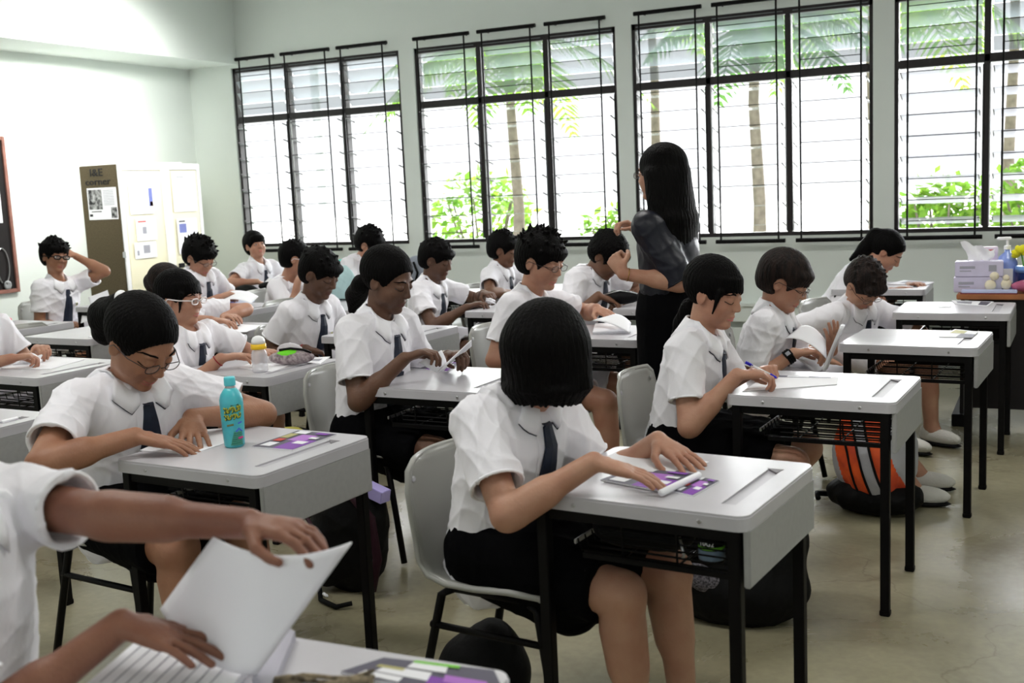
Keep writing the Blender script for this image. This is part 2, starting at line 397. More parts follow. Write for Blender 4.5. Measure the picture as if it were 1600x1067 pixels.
# ------------------------------------------------------------------ desks
DW, DD, DH = .56, .505, .72
def build_desk():
    t = thing('school_desk', 'desk', 'desk')
    out = rounded(DW, DD, .03)
    hole = [(.19, -.17), (.225, -.17), (.225, .16), (.19, .16)]
    tp = MB(); tp.prism(out, DH-.006, DH, holes=[hole]); tp.prism(rounded(DW+.004, DD+.004, .031), DH-.036, DH-.006)
    smooth_by_angle(part('tabletop', tp, M_desk, t), 30)
    part('pencil_groove', MB().add([(.1905, -.1695, DH-.0045), (.2245, -.1695, DH-.0045), (.2245, .1595, DH-.0045), (.1905, .1595, DH-.0045)], [(0, 1, 2, 3)]), mat('groove_grey', (180, 178, 184), .4), t)
    part('groove_end', MB().prism([(.186, .166), (.228, .166), (.221, .13)], DH-.004, DH+.0008), mat('notch_grey', (120, 116, 120), .6), t)  # flat darker grey triangle for the notch at the groove's far end
    for sx in (-.15, .17):
        for sy in (-1, 1):
            s = MB(); s.lathe([(.0, 0), (.0055, 0), (.0055, .0015), (.0035, .003), (0, .003)], 10, M=Matrix.Translation((sx, sy*(DD/2+.0022), DH-.021)) @ Matrix.Rotation(math.radians(90 if sy < 0 else -90), 4, 'X'))
            part('screw', s, M_steel, t)
    part('front_panel', MB().bevbox(DW/2-.013, DW/2+.003, -DD/2+.012, DD/2-.012, DH-.168, DH-.034, .003), M_panel, t)
    for sx in (-1, 1):
        for sy in (-1, 1):
            lg = MB(); x, y = sx*(DW/2-.034), sy*(DD/2-.022); lg.bevbox(x-.0145, x+.0145, y-.0145, y+.0145, .012, DH-.036, .002)
            l = part('leg', lg, M_black, t)
            part('foot_cap', MB().bevbox(x-.0165, x+.0165, y-.0165, y+.0165, 0, .02, .003), M_black, l)
    fr = MB()
    for sy in (-1, 1):
        y = sy*(DD/2-.022)
        fr.bevbox(-DW/2+.03, DW/2-.03, y-.008, y+.008, DH-.066, DH-.036, .002); fr.bevbox(-DW/2+.14, DW/2-.04, y-.006, y+.006, .565, .58, .002)
    fr.bevbox(-DW/2+.026, -DW/2+.042, -DD/2+.03, DD/2-.03, DH-.066, DH-.036, .002); fr.bevbox(DW/2-.05, DW/2-.036, -DD/2+.03, DD/2-.03, .565, .58, .002)
    part('under_frame', fr, M_black, t)
    wr = MB()
    for k in range(12):
        y = -DD/2+.05+k*(DD-.10)/11; wr.tube([(-.17, y, .60), (-.16, y, .573), (.22, y, .573), (.235, y, .66)], .0026, 5)
    for k in range(5):
        z = .592+k*.016
        wr.tube([(.235, -DD/2+.03, z), (.235, DD/2-.03, z)], .0024, 5)
        for sy in (-1, 1): wr.tube([(-.10, sy*(DD/2-.035), z), (.235, sy*(DD/2-.035), z)], .0024, 5)
    for x in (-.04, .1): wr.tube([(x, -DD/2+.03, .66), (x, -DD/2+.032, .573), (x, DD/2-.032, .573), (x, DD/2-.03, .66)], .003, 5)
    o = part('basket_wires', wr, M_black, t); o['kind'] = 'stuff'
    ed = MB(); ed.bevbox(-.175, -.169, -DD/2+.04, DD/2-.04, .588, .600, .0015)
    part('basket_edge', ed, M_steel, t)
    return t
desk0 = build_desk()
DESKS = {}
G_D = 'grey school desks'
def desk(key, cx, cy, rot, label, dz=0):
    o = desk0 if not DESKS else copy_tree(desk0)
    o.location = (cx, cy, 0); o.rotation_euler = (0, 0, rot); o['label'] = label; o['group'] = G_D; o['category'] = 'desk'; DESKS[key] = o; return o
desk('P1', -1.017, 1.20, .01, 'grey desk in the immediate foreground, under the large white booklet')
desk('A', -.854, 2.615, -.098, 'grey desk nearest on the right, in front of the girl with the black bob')
desk('C', -.721, 3.93, -.054, 'grey desk where the ponytailed girl writes with a blue pen')
desk('D', -.547, 5.127, -.073, 'grey desk in front of the boy with the black wristwatch')
desk('E', -.479, 6.259, -.024, 'grey desk just before the teacher table, with a leaflet on it')
desk('R', -1.0, 7.42, 0, 'grey desk by the window wall, left of the tissue boxes')
desk('B', -2.181, 2.584, -.066, 'grey desk with the turquoise bottle on it')
desk('F', -2.137, 3.792, -.032, 'grey desk of the girl holding up white pages, purple leaflet on it')
desk('G', -2.02, 5.14, -.03, 'grey desk with an open white book, left of the standing woman')
desk('K', -2.05, 6.32, -.02, 'grey desk mostly hidden behind the standing woman')
desk('L2', -3.53, 2.60, -.04, 'grey desk cut by the left edge, just above the foreground sleeve')
desk('Q', -3.19, 3.90, -.05, 'grey desk with the yellow capped bottle and the pencil case')
desk('H', -3.20, 5.03, -.04, 'grey desk of the boy looking down at a booklet in his lap')
desk('M', -2.93, 6.13, -.03, 'grey desk of the boy seen in profile under the second window')
desk('S', -3.15, 7.35, 0, 'grey desk of the curly haired boy against the window wall')
desk('L', -4.27, 3.68, -.06, 'grey desk at the left edge with marker letters on its front panel')
desk('N', -4.35, 5.03, -.05, 'grey desk with papers behind the girl in white glasses')
desk('W', -5.10, 4.76, -.05, 'grey desk with its rack open, in front of an empty grey chair at the left')
desk('U', -5.08, 6.03, -.05, 'grey desk with a flat notebook, in front of the writing boy with short spiky hair')
desk('V', -6.22, 6.18, -.05, 'grey desk of the boy resting a hand on his forehead')
desk('X', -5.75, 7.42, 0, 'grey desk in the back corner, in front of the boy looking up')
desk('Y', -4.25, 6.15, -.05, 'grey desk carrying the pale teal cloth bag')

# ------------------------------------------------------------------ chairs
def build_chair():
    t = thing('school_chair', 'chair', 'chair')
    prof = [(.215, .405), (.19, .425), (.10, .428), (0, .42), (-.10, .418), (-.165, .432), (-.205, .475), (-.222, .54), (-.234, .60), (-.244, .665), (-.252, .72), (-.256, .743)]
    hw = [.185, .2, .205, .205, .2, .195, .19, .192, .198, .2, .185, .15]
    cur = [0, .0, .0, .0, .005, .01, .02, .03, .038, .042, .042, .04]
    n = 12; vs = []
    for (x, z), h, c in zip(prof, hw, cur):
        for j in range(n+1):
            u = 2*j/n-1; up = .012*(u*u) if z < .44 else 0
            vs.append((x+c*u*u, u*h, z+up))
    fs = [(i*(n+1)+j, i*(n+1)+j+1, (i+1)*(n+1)+j+1, (i+1)*(n+1)+j) for i in range(len(prof)-1) for j in range(n)]
    me = bpy.data.meshes.new('seat_shell'); me.from_pydata(vs, [], fs)
    bm = bmesh.new(); bm.from_mesh(me); bmesh.ops.recalc_face_normals(bm, faces=bm.faces)
    bmesh.ops.solidify(bm, geom=bm.faces[:], thickness=.007); bm.to_mesh(me); bm.free(); me.materials.append(M_chair); me.shade_smooth()
    link('seat_shell', me, t)
    rim = MB(); e = [(vs[i*(n+1)][0], vs[i*(n+1)][1], vs[i*(n+1)][2]) for i in range(len(prof))]; top = [vs[(len(prof)-1)*(n+1)+j] for j in range(n+1)]
    r = e+top[1:]+[(p[0], -p[1], p[2]) for p in reversed(e[:-1])]
    rim.tube(r, .008, 6); part('shell_rim', rim, M_chair, t, True)
    for sy in (-1, 1):
        y = sy*.165
        lg = MB(); lg.tube([(.13, y*.95, .405), (.165, y, .385), (.235, sy*.19, .01)], .0125, 8); part('leg', lg, M_black, t, True)
        lg = MB(); lg.tube([(-.10, y*.95, .405), (-.135, y, .385), (-.225, sy*.19, .01)], .0125, 8); part('leg', lg, M_black, t, True)
        st = MB(); st.tube([(.14, y*.95, .405), (-.11, y*.95, .405)], .0115, 8); st.tube([(.185, sy*.173, .30), (-.168, sy*.173, .30)], .010, 8)
        part('stretcher', st, M_black, t, True)
    cb = MB(); cb.tube([(.12, -.157, .405), (.12, .157, .405)], .011, 8); cb.tube([(-.10, -.157, .405), (-.10, .157, .405)], .011, 8)
    part('cross_bar', cb, M_black, t, True)
    bt = MB()
    for sy in (-1, 1): bt.lathe([(0, 0), (.009, 0), (.009, .002), (.005, .004), (0, .004)], 10, M=Matrix.Translation((-.238+.03, sy*.165, .695)) @ Matrix.Rotation(math.radians(80), 4, 'Y'))
    part('rivet', bt, M_steel, t)
    return t
chair0 = build_chair(); nch = [0]
def chair(x, y, rz, label):
    o = chair0 if nch[0] == 0 else copy_tree(chair0); nch[0] += 1
    o.location = (x, y, 0); o.rotation_euler = (0, 0, rz); o['label'] = label; o['category'] = 'chair'; o['group'] = 'grey plastic school chairs'; return o

# ------------------------------------------------------------------ cabinet in the corner
cab = thing('locker_cabinet', 'tall cream two-door cabinet with a brown side in the back corner', 'cabinet', (-7.15, 7.12, 0))
part('cabinet_side', MB().bevbox(-.43, 0, 0, .02, 0, 1.79, .004), M_ply, cab, label='brown cabinet side with cut-out letters')
bd = MB(); bd.box(-.43, -.41, .02, 1.0, 0, 1.77); bd.box(-.43, 0, .98, 1.0, 0, 1.77); bd.box(-.43, 0, .02, 1.0, 1.74, 1.77); bd.box(-.41, -.03, .02, .98, .06, .09)
part('carcass', bd, M_door, cab)
ff = MB(); ff.bevbox(0, .018, 0, 1.0, 1.735, 1.79, .003); ff.bevbox(0, .018, 0, .04, 0, 1.735, .003); ff.bevbox(0, .018, .96, 1.0, 0, 1.735, .003); ff.bevbox(0, .018, .04, .96, 0, .08, .003)
part('face_frame', ff, M_white, cab)
for k, (a, b) in enumerate(((.045, .50), (.505, .955))):
    d = part('door', MB().bevbox(.002, .016, a, b, .085, 1.73, .003), M_door, cab)
    if k: part('handle', MB().bevbox(.016, .03, a+.12, a+.19, .86, .90, .003), M_black, d)
part('vertical_strip', MB().bevbox(.014, .022, .495, .60, .085, 1.735, .002), mat('cream_strip', (246, 244, 236), .4), cab)
part('latch', MB().bevbox(-.012, .022, -.008, .0, 1.0, 1.05, .002), M_steel, cab)
def paper_on(parent, name, y0, y1, z0, z1, x, inks, mp=M_paper, ax='x'):
    f = (lambda a, b, dz: [(x+dz, a, b)]) if ax == 'x' else (lambda a, b, dz: [(a, x-dz, b)])
    def quad(a0, a1, b0, b1, d): return [f(a0, b0, d)[0], f(a1, b0, d)[0], f(a1, b1, d)[0], f(a0, b1, d)[0]]
    m = MB(); m.add(quad(y0, y1, z0, z1, .001)+quad(y0, y1, z0, z1, .003), [(0, 1, 2, 3), (4, 5, 6, 7), (0, 1, 5, 4), (1, 2, 6, 5), (2, 3, 7, 6), (3, 0, 4, 7)])
    o = part(name, m, mp, parent)
    for (u0, u1, v0, v1, c) in inks:
        q = MB(); q.add(quad(y0+(y1-y0)*u0, y0+(y1-y0)*u1, z0+(z1-z0)*v0, z0+(z1-z0)*v1, .0036), [(0, 1, 2, 3)]); part('print', q, c, o)
    return o
IK = mat('print_black', (24, 24, 28), .6); IG = mat('print_grey', (160, 160, 170), .6); IR = mat('print_red', (200, 70, 60), .6); IP = mat('print_purple', (128, 60, 168), .5)
IL = mat('print_lilac', (176, 110, 200), .5); IY = mat('print_olive', (178, 172, 110), .5); IGn = mat('print_green', (120, 200, 60), .5); IB = mat('print_slate', (84, 80, 96), .5); IW = mat('print_white', (236, 236, 240), .5); IBl = mat('print_blue', (110, 120, 190), .5)
M_photo = mat('newspaper_photo', (30, 30, 32), .6, .2, rgb2=(190, 190, 190), vscale=26)
po = []
lines = [(.55, .92, .9-.05*k, .92-.05*k, IG) for k in range(10)]
o = paper_on(cab, 'poster', -.36, -.025, 1.33, 1.60, 0, [(.03, .5, .32, .95, M_photo), (.1, .45, .24, .27, IK), (.03, .14, .1, .18, IK), (.78, .98, .04, .38, M_photo)]+lines, ax='y')
o['label'] = 'white newspaper cutting with a black photograph'
for j, (txt, xx, zz, sz) in enumerate((('I&E', -.235, 1.70, .09), ('corner', -.225, 1.625, .085))):
    me = text_mesh(txt, sz, IK, .002); o = link('lettering', me, cab, (xx, -.003, zz), (math.radians(90), 0, 0)); o.scale = (1.25, 1, 1)
for (y0, y1, z0, z1, ink) in ((.09, .37, 1.36, 1.62, [(.1, .5, .9, .93, IG), (.82, .98, .25, .85, IBl), (.86, .98, .25, .4, IR)]), (.14, .38, 1.13, 1.33, [(.1, .5, .8, .86, IR), (.3, .5, .3, .6, IG)]),
                              (.10, .36, .98, 1.12, [(.4, .7, .3, .8, IG), (.1, .2, .2, .5, IG)]), (.62, .92, 1.36, 1.72, [(.2, .5, .85, .87, IG)]), (.64, .90, .98, 1.30, [(.1, .4, .9, .94, IK), (.1, .45, .6, .85, IBl), (.6, .8, .3, .55, IG), (.1, .35, .05, .15, IBl)])):
    paper_on(cab, 'notice', y0, y1, z0, z1, .022, ink)
pb = MB(); pb.add([(-.33, .12, 1.79), (-.05, .12, 1.79), (-.05, .85, 1.79), (-.33, .85, 1.79), (-.33, .12, 1.805), (-.05, .12, 1.802), (-.05, .85, 1.81), (-.33, .85, 1.80)], [(0, 1, 2, 3), (4, 5, 6, 7), (0, 1, 5, 4), (1, 2, 6, 5), (2, 3, 7, 6), (3, 0, 4, 7)])
sheet = part('paper_bundle', pb, M_paper); sheet.location = (-7.15, 7.12, 0); tag(sheet, 'white sheets lying on top of the tall cabinet', 'paper')

# framed dark board on the left wall
bdx = thing('display_board', 'dark display board with a thin wooden frame at the left edge', 'board', (XL, 5.2, .79))
part('backing', MB().box(.0, .02, .02, 1.14, .02, 1.22), mat('black_board', (26, 20, 20), .6, var=.4, vscale=12), bdx)
fb = MB(); fb.bevbox(0, .035, 0, .03, 0, 1.24, .003); fb.bevbox(0, .035, 1.13, 1.16, 0, 1.24, .003); fb.bevbox(0, .035, .03, 1.13, 0, .03, .003); fb.bevbox(0, .035, .03, 1.13, 1.21, 1.24, .003)
part('frame', fb, mat('pinkish_wood', (150, 104, 92), .6, var=.3, vscale=14), bdx)
paper_on(bdx, 'pinned_paper', .72, 1.07, .56, .92, .02, [(.2, .8, .8, .85, IG)])
md = MB(); ring = [(.03, 1.02+.06*math.cos(a)-.0*a, .22+.14*math.sin(a)) for a in np.linspace(-1.3, 4.4, 22)]; md.tube(ring, .005, 6); md.tube([(.03, 1.035, .09), (.03, 1.045, .07)], .006, 6)
md.lathe([(0, 0), (.036, 0), (.036, .008), (.026, .009), (.024, .006), (0, .006)], 20, M=Matrix.Translation((.026, 1.045, .065)) @ Matrix.Rotation(math.radians(90), 4, 'Y'))
tag(part('medal', md, M_steel), 'silver medal on a looped ribbon pinned on the dark board', 'medal').location = (XL, 5.2, .79)

# ------------------------------------------------------------------ teacher table and the things on it
tt = thing('teacher_table', 'dark table with an orange wooden top at the right edge', 'table', (-.50, 6.62, 0))
part('table_top', MB().bevbox(0, 1.9, 0, .72, .72, .75, .004), M_wood, tt)
part('modesty_panel', MB().bevbox(.02, .04, .04, .68, .06, .72, .003), mat('black_laminate', (20, 16, 18), .5), tt)
part('front_board', MB().bevbox(.06, 1.84, .06, .08, .10, .72, .003), mat('black_laminate', (20, 16, 18), .5), tt)
part('base_foot', MB().bevbox(-.02, .06, .0, .70, 0, .07, .004), M_black, tt); part('base_foot', MB().bevbox(1.84, 1.9, .0, .70, 0, .07, .004), M_black, tt)
part('drawer_unit', MB().bevbox(.7, 1.1, .1, .65, .1, .72, .004), mat('black_laminate', (20, 16, 18), .5), tt)
ZT = .75
def P(x, y, Y): return at(x, y, Y=Y)
def tissue(x, y, z, label, tuft):
    t = thing('tissue_box', label, 'tissue box', (x, y, z), .05, 'tissue boxes')
    part('carton', MB().bevbox(-.125, .125, -.06, .06, 0, .085, .004), mat('lilac_carton', (206, 200, 222), .5, var=.08, vscale=14), t)
    for q in ((-.1, -.02, .045, .06), (-.1, -.04, .03, .036), (.05, .09, .03, .065)):
        part('print', MB().box(q[0], q[1], -.0612, -.0605, q[2], q[3]), IG, t)
    if tuft:
        tm = MB(); n = 9; vs = []
        for i in range(n):
            for j in range(5):
                u = i/(n-1)*2-1; vv = j/4
                vs.append((u*(.06+.03*vv)+.01*math.sin(5*vv), .02*math.sin(u*5+vv*3)*vv, .085+vv*(.085-.03*u)+.01*math.sin(u*7)))
        tm.add(vs, [(i*5+j, i*5+j+1, (i+1)*5+j+1, (i+1)*5+j) for i in range(n-1) for j in range(4)]); part('tissue', tm, M_paper, t, True)
tissue(-.40, 6.78, ZT, 'lilac tissue box at the bottom of the stack on the teacher table', False)
tissue(-.395, 6.79, ZT+.087, 'lilac tissue box on top of the stack with a tissue pulled up', True)
t = thing('soap_bottle', 'blue pump bottle of hand gel behind the tissue boxes', 'bottle', (-.255, 6.92, ZT), 0)
part('bottle_body', MB().lathe([(0, 0), (.05, 0), (.055, .01), (.055, .15), (.045, .185), (.016, .21), (.015, .225), (0, .225)], 20), mat('blue_gel', (140, 160, 225), .15, .5), t, True)
pm = MB(); pm.lathe([(0, .225), (.018, .225), (.018, .245), (.007, .25), (.007, .28), (0, .28)], 14); pm.bevbox(-.055, .02, -.012, .012, .278, .295, .004); part('pump', pm, M_white, t)
part('carton_label', MB().bevbox(-.032, .032, -.0595, -.056, .04, .12, .001), M_white, t)
t = thing('open_carton', 'small pink-white carton standing behind the tissue', 'box', (-.37, 7.02, ZT), .1); part('carton', MB().bevbox(-.06, .06, -.03, .03, 0, .235, .003), mat('pink_white_carton', (236, 222, 232), .5), t)
part('print', MB().box(.01, .035, -.0312, -.0304, .2, .22), IR, t)
t = thing('flower_bucket', 'blue cup holding a yellow artificial flower and pens', 'cup', (-.15, 6.86, ZT), 0)
part('cup', MB().lathe([(0, 0), (.045, 0), (.055, .11), (.058, .12), (.052, .12), (.042, .012), (0, .012)], 20), mat('blue_plastic', (50, 74, 150), .35), t, True)
part('rim_band', MB().lathe([(.052, .1), (.062, .1), (.064, .135), (.054, .135)], 20), mat('pale_blue_plastic', (120, 160, 226), .35), t, True)
for k in range(9):
    a = k*.7; fl = MB(); fl.ell((-.03+.03*math.cos(a), .02*math.sin(a), .215+.018*math.sin(a*1.7)), (.026, .012, .018), Matrix.Rotation(a, 3, 'Y').to_4x4(), 10, 6)
    part('petal', fl, mat('yellow_petal', (240, 232, 40), .5), t, True)
stm = MB(); stm.tube([(0, 0, .02), (-.03, 0, .2)], .004, 6); part('stem', stm, mat('green_stem', (90, 150, 40), .5), t)
for k, (dx, c) in enumerate(((.02, (220, 80, 90)), (.035, (240, 240, 240)), (.01, (90, 200, 190)))):
    q = MB(); q.tube([(dx*.3, .01*k, .02), (dx, .012*k-.01, .175)], .005, 6); part('pen', q, mat('pen_%d' % k, c, .4), t)
t = thing('zip_pouch', 'mauve pink fabric pouch lying beside the computer screen', 'pouch', (-.10, 6.70, ZT+.002), .2)
pz = MB(); pz.ell((0, 0, .038), (.13, .05, .038), None, 20, 10); part('pouch_body', pz, mat('mauve_fabric', (172, 92, 122), .8, bump=.4, bscale=60), t, True)
zz = MB(); zz.tube([(-.12, -.01, .045), (-.06, -.02, .068), (.06, -.02, .068), (.12, -.01, .045)], .003, 6); part('zip', zz, M_steel, t)
t = thing('notebook', 'blue-white notebook with a dark red cover at the table edge', 'book', (-.34, 6.685, ZT), -.02)
part('cover', MB().bevbox(-.14, .15, -.055, .0, 0, .006, .001), mat('dark_red_cover', (120, 50, 66), .5), t); part('pages', MB().bevbox(-.135, .148, -.053, -.002, .006, .022, .002), mat('blue_white_pages', (196, 204, 238), .6), t)
t = thing('toy_bears', 'small cream and turquoise ornament in front of the tissue boxes', 'ornament', (-.28, 6.68, ZT), 0)
tb = MB(); tb.ell((-.05, 0, .045), (.03, .02, .03), None, 12, 8); tb.ell((-.03, 0, .095), (.024, .02, .024), None, 12, 8); tb.ell((.03, 0, .05), (.028, .02, .03), None, 12, 8); tb.ell((.03, -.005, .085), (.018, .016, .018), None, 12, 8)
part('figure', tb, mat('cream_plaster', (226, 216, 190), .6), t, True); part('base', MB().bevbox(-.07, .06, -.025, .025, 0, .018, .006), mat('turquoise_plastic', (60, 200, 214), .4), t)
# computer screen, back and left bezel towards us
t = thing('computer_monitor', 'black flat computer screen cut by the right edge', 'monitor', (-.02, 6.86, ZT), math.radians(-72))
part('housing', MB().bevbox(-.23, .23, -.015, .015, .05, .37, .006), M_black, t); part('screen', MB().box(-.215, .215, -.0165, -.015, .065, .355), mat('screen_glass', (120, 104, 120), .2, .6), t)
part('top_edge', MB().bevbox(-.23, .23, -.014, .016, .368, .376, .002), mat('silver_trim', (220, 220, 224), .3), t)
part('stand', MB().bevbox(-.03, .03, .0, .03, .0, .08, .004), M_black, t); part('stand_foot', MB().bevbox(-.12, .12, -.08, .08, 0, .012, .004), M_black, t)
# ------------------------------------------------------------------ smooth bodies from distance fields
def nrm(a): a = np.asarray(a, float); return a/(np.linalg.norm(a)+1e-12)
class Field:
    """a distance field sampled on a grid; shapes are blended in and the skin is extracted as one mesh"""
    def __init__(s, lo, hi, v):
        s.v = v; s.lo = np.array(lo, float); s.n = np.maximum(np.ceil((np.array(hi)-s.lo)/v).astype(int)+1, 4)
        s.F = np.full(s.n, .06, np.float32)
    def reg(s, lo, hi, pad):
        a = np.clip(np.floor((np.minimum(lo, hi)-pad-s.lo)/s.v).astype(int), 0, s.n); b = np.clip(np.ceil((np.maximum(lo, hi)+pad-s.lo)/s.v).astype(int)+1, 0, s.n)
        if (b <= a).any(): return None
        sl = tuple(slice(int(i), int(j)) for i, j in zip(a, b))
        g = [(s.lo[k]+s.v*np.arange(a[k], b[k])).astype(np.float32) for k in range(3)]
        return sl, g[0][:, None, None], g[1][None, :, None], g[2][None, None, :]
    def put(s, sl, d, k, op):
        A = s.F[sl]
        if op == 'u':
            if k > 0:
                h = np.maximum(k-np.abs(A-d), 0)/k; s.F[sl] = np.minimum(A, d)-h*h*k*.25
            else: s.F[sl] = np.minimum(A, d)
        elif op == 's':
            d = -d
            if k > 0:
                h = np.maximum(k-np.abs(A-d), 0)/k; s.F[sl] = np.maximum(A, d)+h*h*k*.25
            else: s.F[sl] = np.maximum(A, d)
    def cone(s, a, b, r1, r2, k=.01, op='u', cuta=None, cutb=None, flat=None):
        # flat = (unit axis, factor): the section is squashed along that axis
        a = np.asarray(a, float); b = np.asarray(b, float); R = max(r1, r2); q = s.reg(np.minimum(a, b)-R, np.maximum(a, b)+R, k+.012)
        if q is None: return
        sl, X, Y, Z = q; ab = b-a; L2 = ab@ab+1e-12; X = X-np.float32(a[0]); Y = Y-np.float32(a[1]); Z = Z-np.float32(a[2]); ab = ab.astype(np.float32)
        t0 = (X*ab[0]+Y*ab[1]+Z*ab[2])/np.float32(L2); t = np.clip(t0, 0, 1)
        dx, dy, dz = X-t*ab[0], Y-t*ab[1], Z-t*ab[2]
        if flat is not None:
            ax, f = flat; ax = np.asarray(ax, np.float32); m = dx*ax[0]+dy*ax[1]+dz*ax[2]; m = m*np.float32(1/f-1)
            dx, dy, dz = dx+m*ax[0], dy+m*ax[1], dz+m*ax[2]
        d = np.sqrt(dx*dx+dy*dy+dz*dz)-(r1+(r2-r1)*t)
        L = math.sqrt(L2)
        if cutb is not None: d = np.maximum(d, (t0-cutb)*L)
        if cuta is not None: d = np.maximum(d, (cuta-t0)*L)
        s.put(sl, d.astype(np.float32), k, op)
    def ell(s, c, R, r, k=.01, op='u'):
        # R rows are the ellipsoid's axes
        c = np.asarray(c, float); R = np.asarray(R, float); r = np.asarray(r, float); e = np.sqrt(((R*r[:, None])**2).sum(0)); q = s.reg(c-e, c+e, k+.012)
        if q is None: return
        sl, X, Y, Z = q; X = X-np.float32(c[0]); Y = Y-np.float32(c[1]); Z = Z-np.float32(c[2]); k0 = 0; k1 = 0
        for i in range(3):
            u = (X*np.float32(R[i, 0])+Y*np.float32(R[i, 1])+Z*np.float32(R[i, 2])); k0 = k0+(u/r[i])**2; k1 = k1+(u/r[i]**2)**2
        k0 = np.sqrt(k0); d = k0*(k0-1)/(np.sqrt(k1)+1e-9)
        s.put(sl, d.astype(np.float32), k, op)
    def mesh(s, smooth=0):
        F = s.F; v = s.v; F[0] = F[-1] = .06; F[:, 0] = F[:, -1] = .06; F[:, :, 0] = F[:, :, -1] = .06
        S = F < 0; c = np.zeros(np.array(S.shape)-1, np.uint8)
        for i in (0, 1):
            for j in (0, 1):
                for k in (0, 1): c += S[i:S.shape[0]-1+i, j:S.shape[1]-1+j, k:S.shape[2]-1+k]
        M = (c > 0) & (c < 8); idx = np.full(M.shape, -1, np.int32); C = np.argwhere(M); idx[M] = np.arange(len(C))
        vals = {}
        for i in (0, 1):
            for j in (0, 1):
                for k in (0, 1): vals[i, j, k] = F[C[:, 0]+i, C[:, 1]+j, C[:, 2]+k]
        acc = np.zeros((len(C), 3)); cnt = np.zeros(len(C))
        for ax in range(3):
            for p in (0, 1):
                for q in (0, 1):
                    a = [0, 0, 0]; o = [x for x in range(3) if x != ax]; a[o[0]] = p; a[o[1]] = q; b = list(a); b[ax] = 1
                    fa, fb = vals[tuple(a)], vals[tuple(b)]; m = (fa < 0) != (fb < 0); t = fa[m]/(fa[m]-fb[m])
                    pos = np.tile(np.array(a, float), (m.sum(), 1)); pos[:, ax] = t; acc[m] += pos; cnt[m] += 1
        V = s.lo+v*(C+acc/cnt[:, None]); quads = []
        for ax in range(3):
            o = [x for x in range(3) if x != ax]; A = [slice(None)]*3; B = [slice(None)]*3
            A[ax] = slice(0, -1); B[ax] = slice(1, None)
            sa, sb = S[tuple(A)], S[tuple(B)]; E = np.argwhere(sa != sb)
            E = E[(E[:, o[0]] > 0) & (E[:, o[1]] > 0) & (E[:, o[0]] < S.shape[o[0]]-1) & (E[:, o[1]] < S.shape[o[1]]-1)]
            ins = S[E[:, 0], E[:, 1], E[:, 2]]
            def g(d0, d1):
                Q = E.copy(); Q[:, o[0]] += d0; Q[:, o[1]] += d1; return idx[Q[:, 0], Q[:, 1], Q[:, 2]]
            q = np.stack([g(-1, -1), g(0, -1), g(0, 0), g(-1, 0)], 1)
            flip = ins if ax != 1 else ~ins
            q[~flip] = q[~flip][:, ::-1]; quads.append(q)
        Q = np.concatenate(quads); Q = Q[(Q >= 0).all(1)]
        for _ in range(smooth):
            n = np.zeros((len(V), 3)); w_ = np.zeros(len(V))
            for i in range(4):
                a, b = Q[:, i], Q[:, (i+1) % 4]; np.add.at(n, a, V[b]); np.add.at(w_, a, 1)
            V = V*.5+(n/np.maximum(w_, 1)[:, None])*.5
        return V, Q
def vnormals(V, Q):
    n = np.cross(V[Q[:, 2]]-V[Q[:, 0]], V[Q[:, 3]]-V[Q[:, 1]]); N = np.zeros_like(V)
    for i in range(4): np.add.at(N, Q[:, i], n)
    return N/(np.linalg.norm(N, axis=1)[:, None]+1e-12)
def np_mesh(name, V, Q, m):
    me = bpy.data.meshes.new(name); me.vertices.add(len(V)); me.vertices.foreach_set('co', V.astype(np.float32).ravel())
    me.loops.add(len(Q)*4); me.loops.foreach_set('vertex_index', Q.astype(np.int32).ravel())
    me.polygons.add(len(Q)); me.polygons.foreach_set('loop_start', np.arange(0, len(Q)*4, 4, dtype=np.int32))
    me.polygons.foreach_set('use_smooth', np.ones(len(Q), bool)); me.update(calc_edges=True); me.validate(); me.materials.append(m); return me
def folds(P, seed, scale=1.0):
    r = np.random.RandomState(seed); out = np.zeros(len(P)); w1 = np.sin(P@r.normal(size=3)*14*scale+1)*.6+np.sin(P@r.normal(size=3)*9*scale)*.6
    for i in range(5):
        k = r.normal(size=3); k[2] *= .75; k = nrm(k)*r.uniform(22, 48)*scale; out += (1-np.abs(np.sin(P@k+w1*1.6+r.uniform(0, 6))))**2*r.uniform(.5, 1)
    return out/3-.3

# ------------------------------------------------------------------ people
def head_frame(yaw, pitch, roll):
    y, p, r_ = map(math.radians, (yaw, pitch, roll)); f = np.array([math.cos(y)*math.cos(p), math.sin(y)*math.cos(p), -math.sin(p)])
    l = np.array([-math.sin(y), math.cos(y), 0]); u = np.cross(f, l)
    l2 = l*math.cos(r_)+u*math.sin(r_); u2 = np.cross(f, l2); return np.array([f, l2, u2])     # rows fwd, left, up
def ik(S, W, hint, la, lb):
    d = W-S; D = np.linalg.norm(d)
    if D > (la+lb)*.985: W = S+d/D*(la+lb)*.985; d = W-S; D = np.linalg.norm(d)
    D = max(D, abs(la-lb)+.03); n = d/np.linalg.norm(d); a = (la*la-lb*lb+D*D)/(2*D); h = math.sqrt(max(la*la-a*a, 1e-6))
    q = hint-S; q = q-(q@n)*n
    return S+n*a+nrm(q)*h, W
HANDP = {'flat': (4, 10, 8, .30), 'rest': (14, 24, 16, .25), 'curl': (38, 52, 35, .12), 'fist': (70, 85, 55, .05), 'hold': (28, 46, 30, .1), 'spread': (2, 8, 6, .5)}
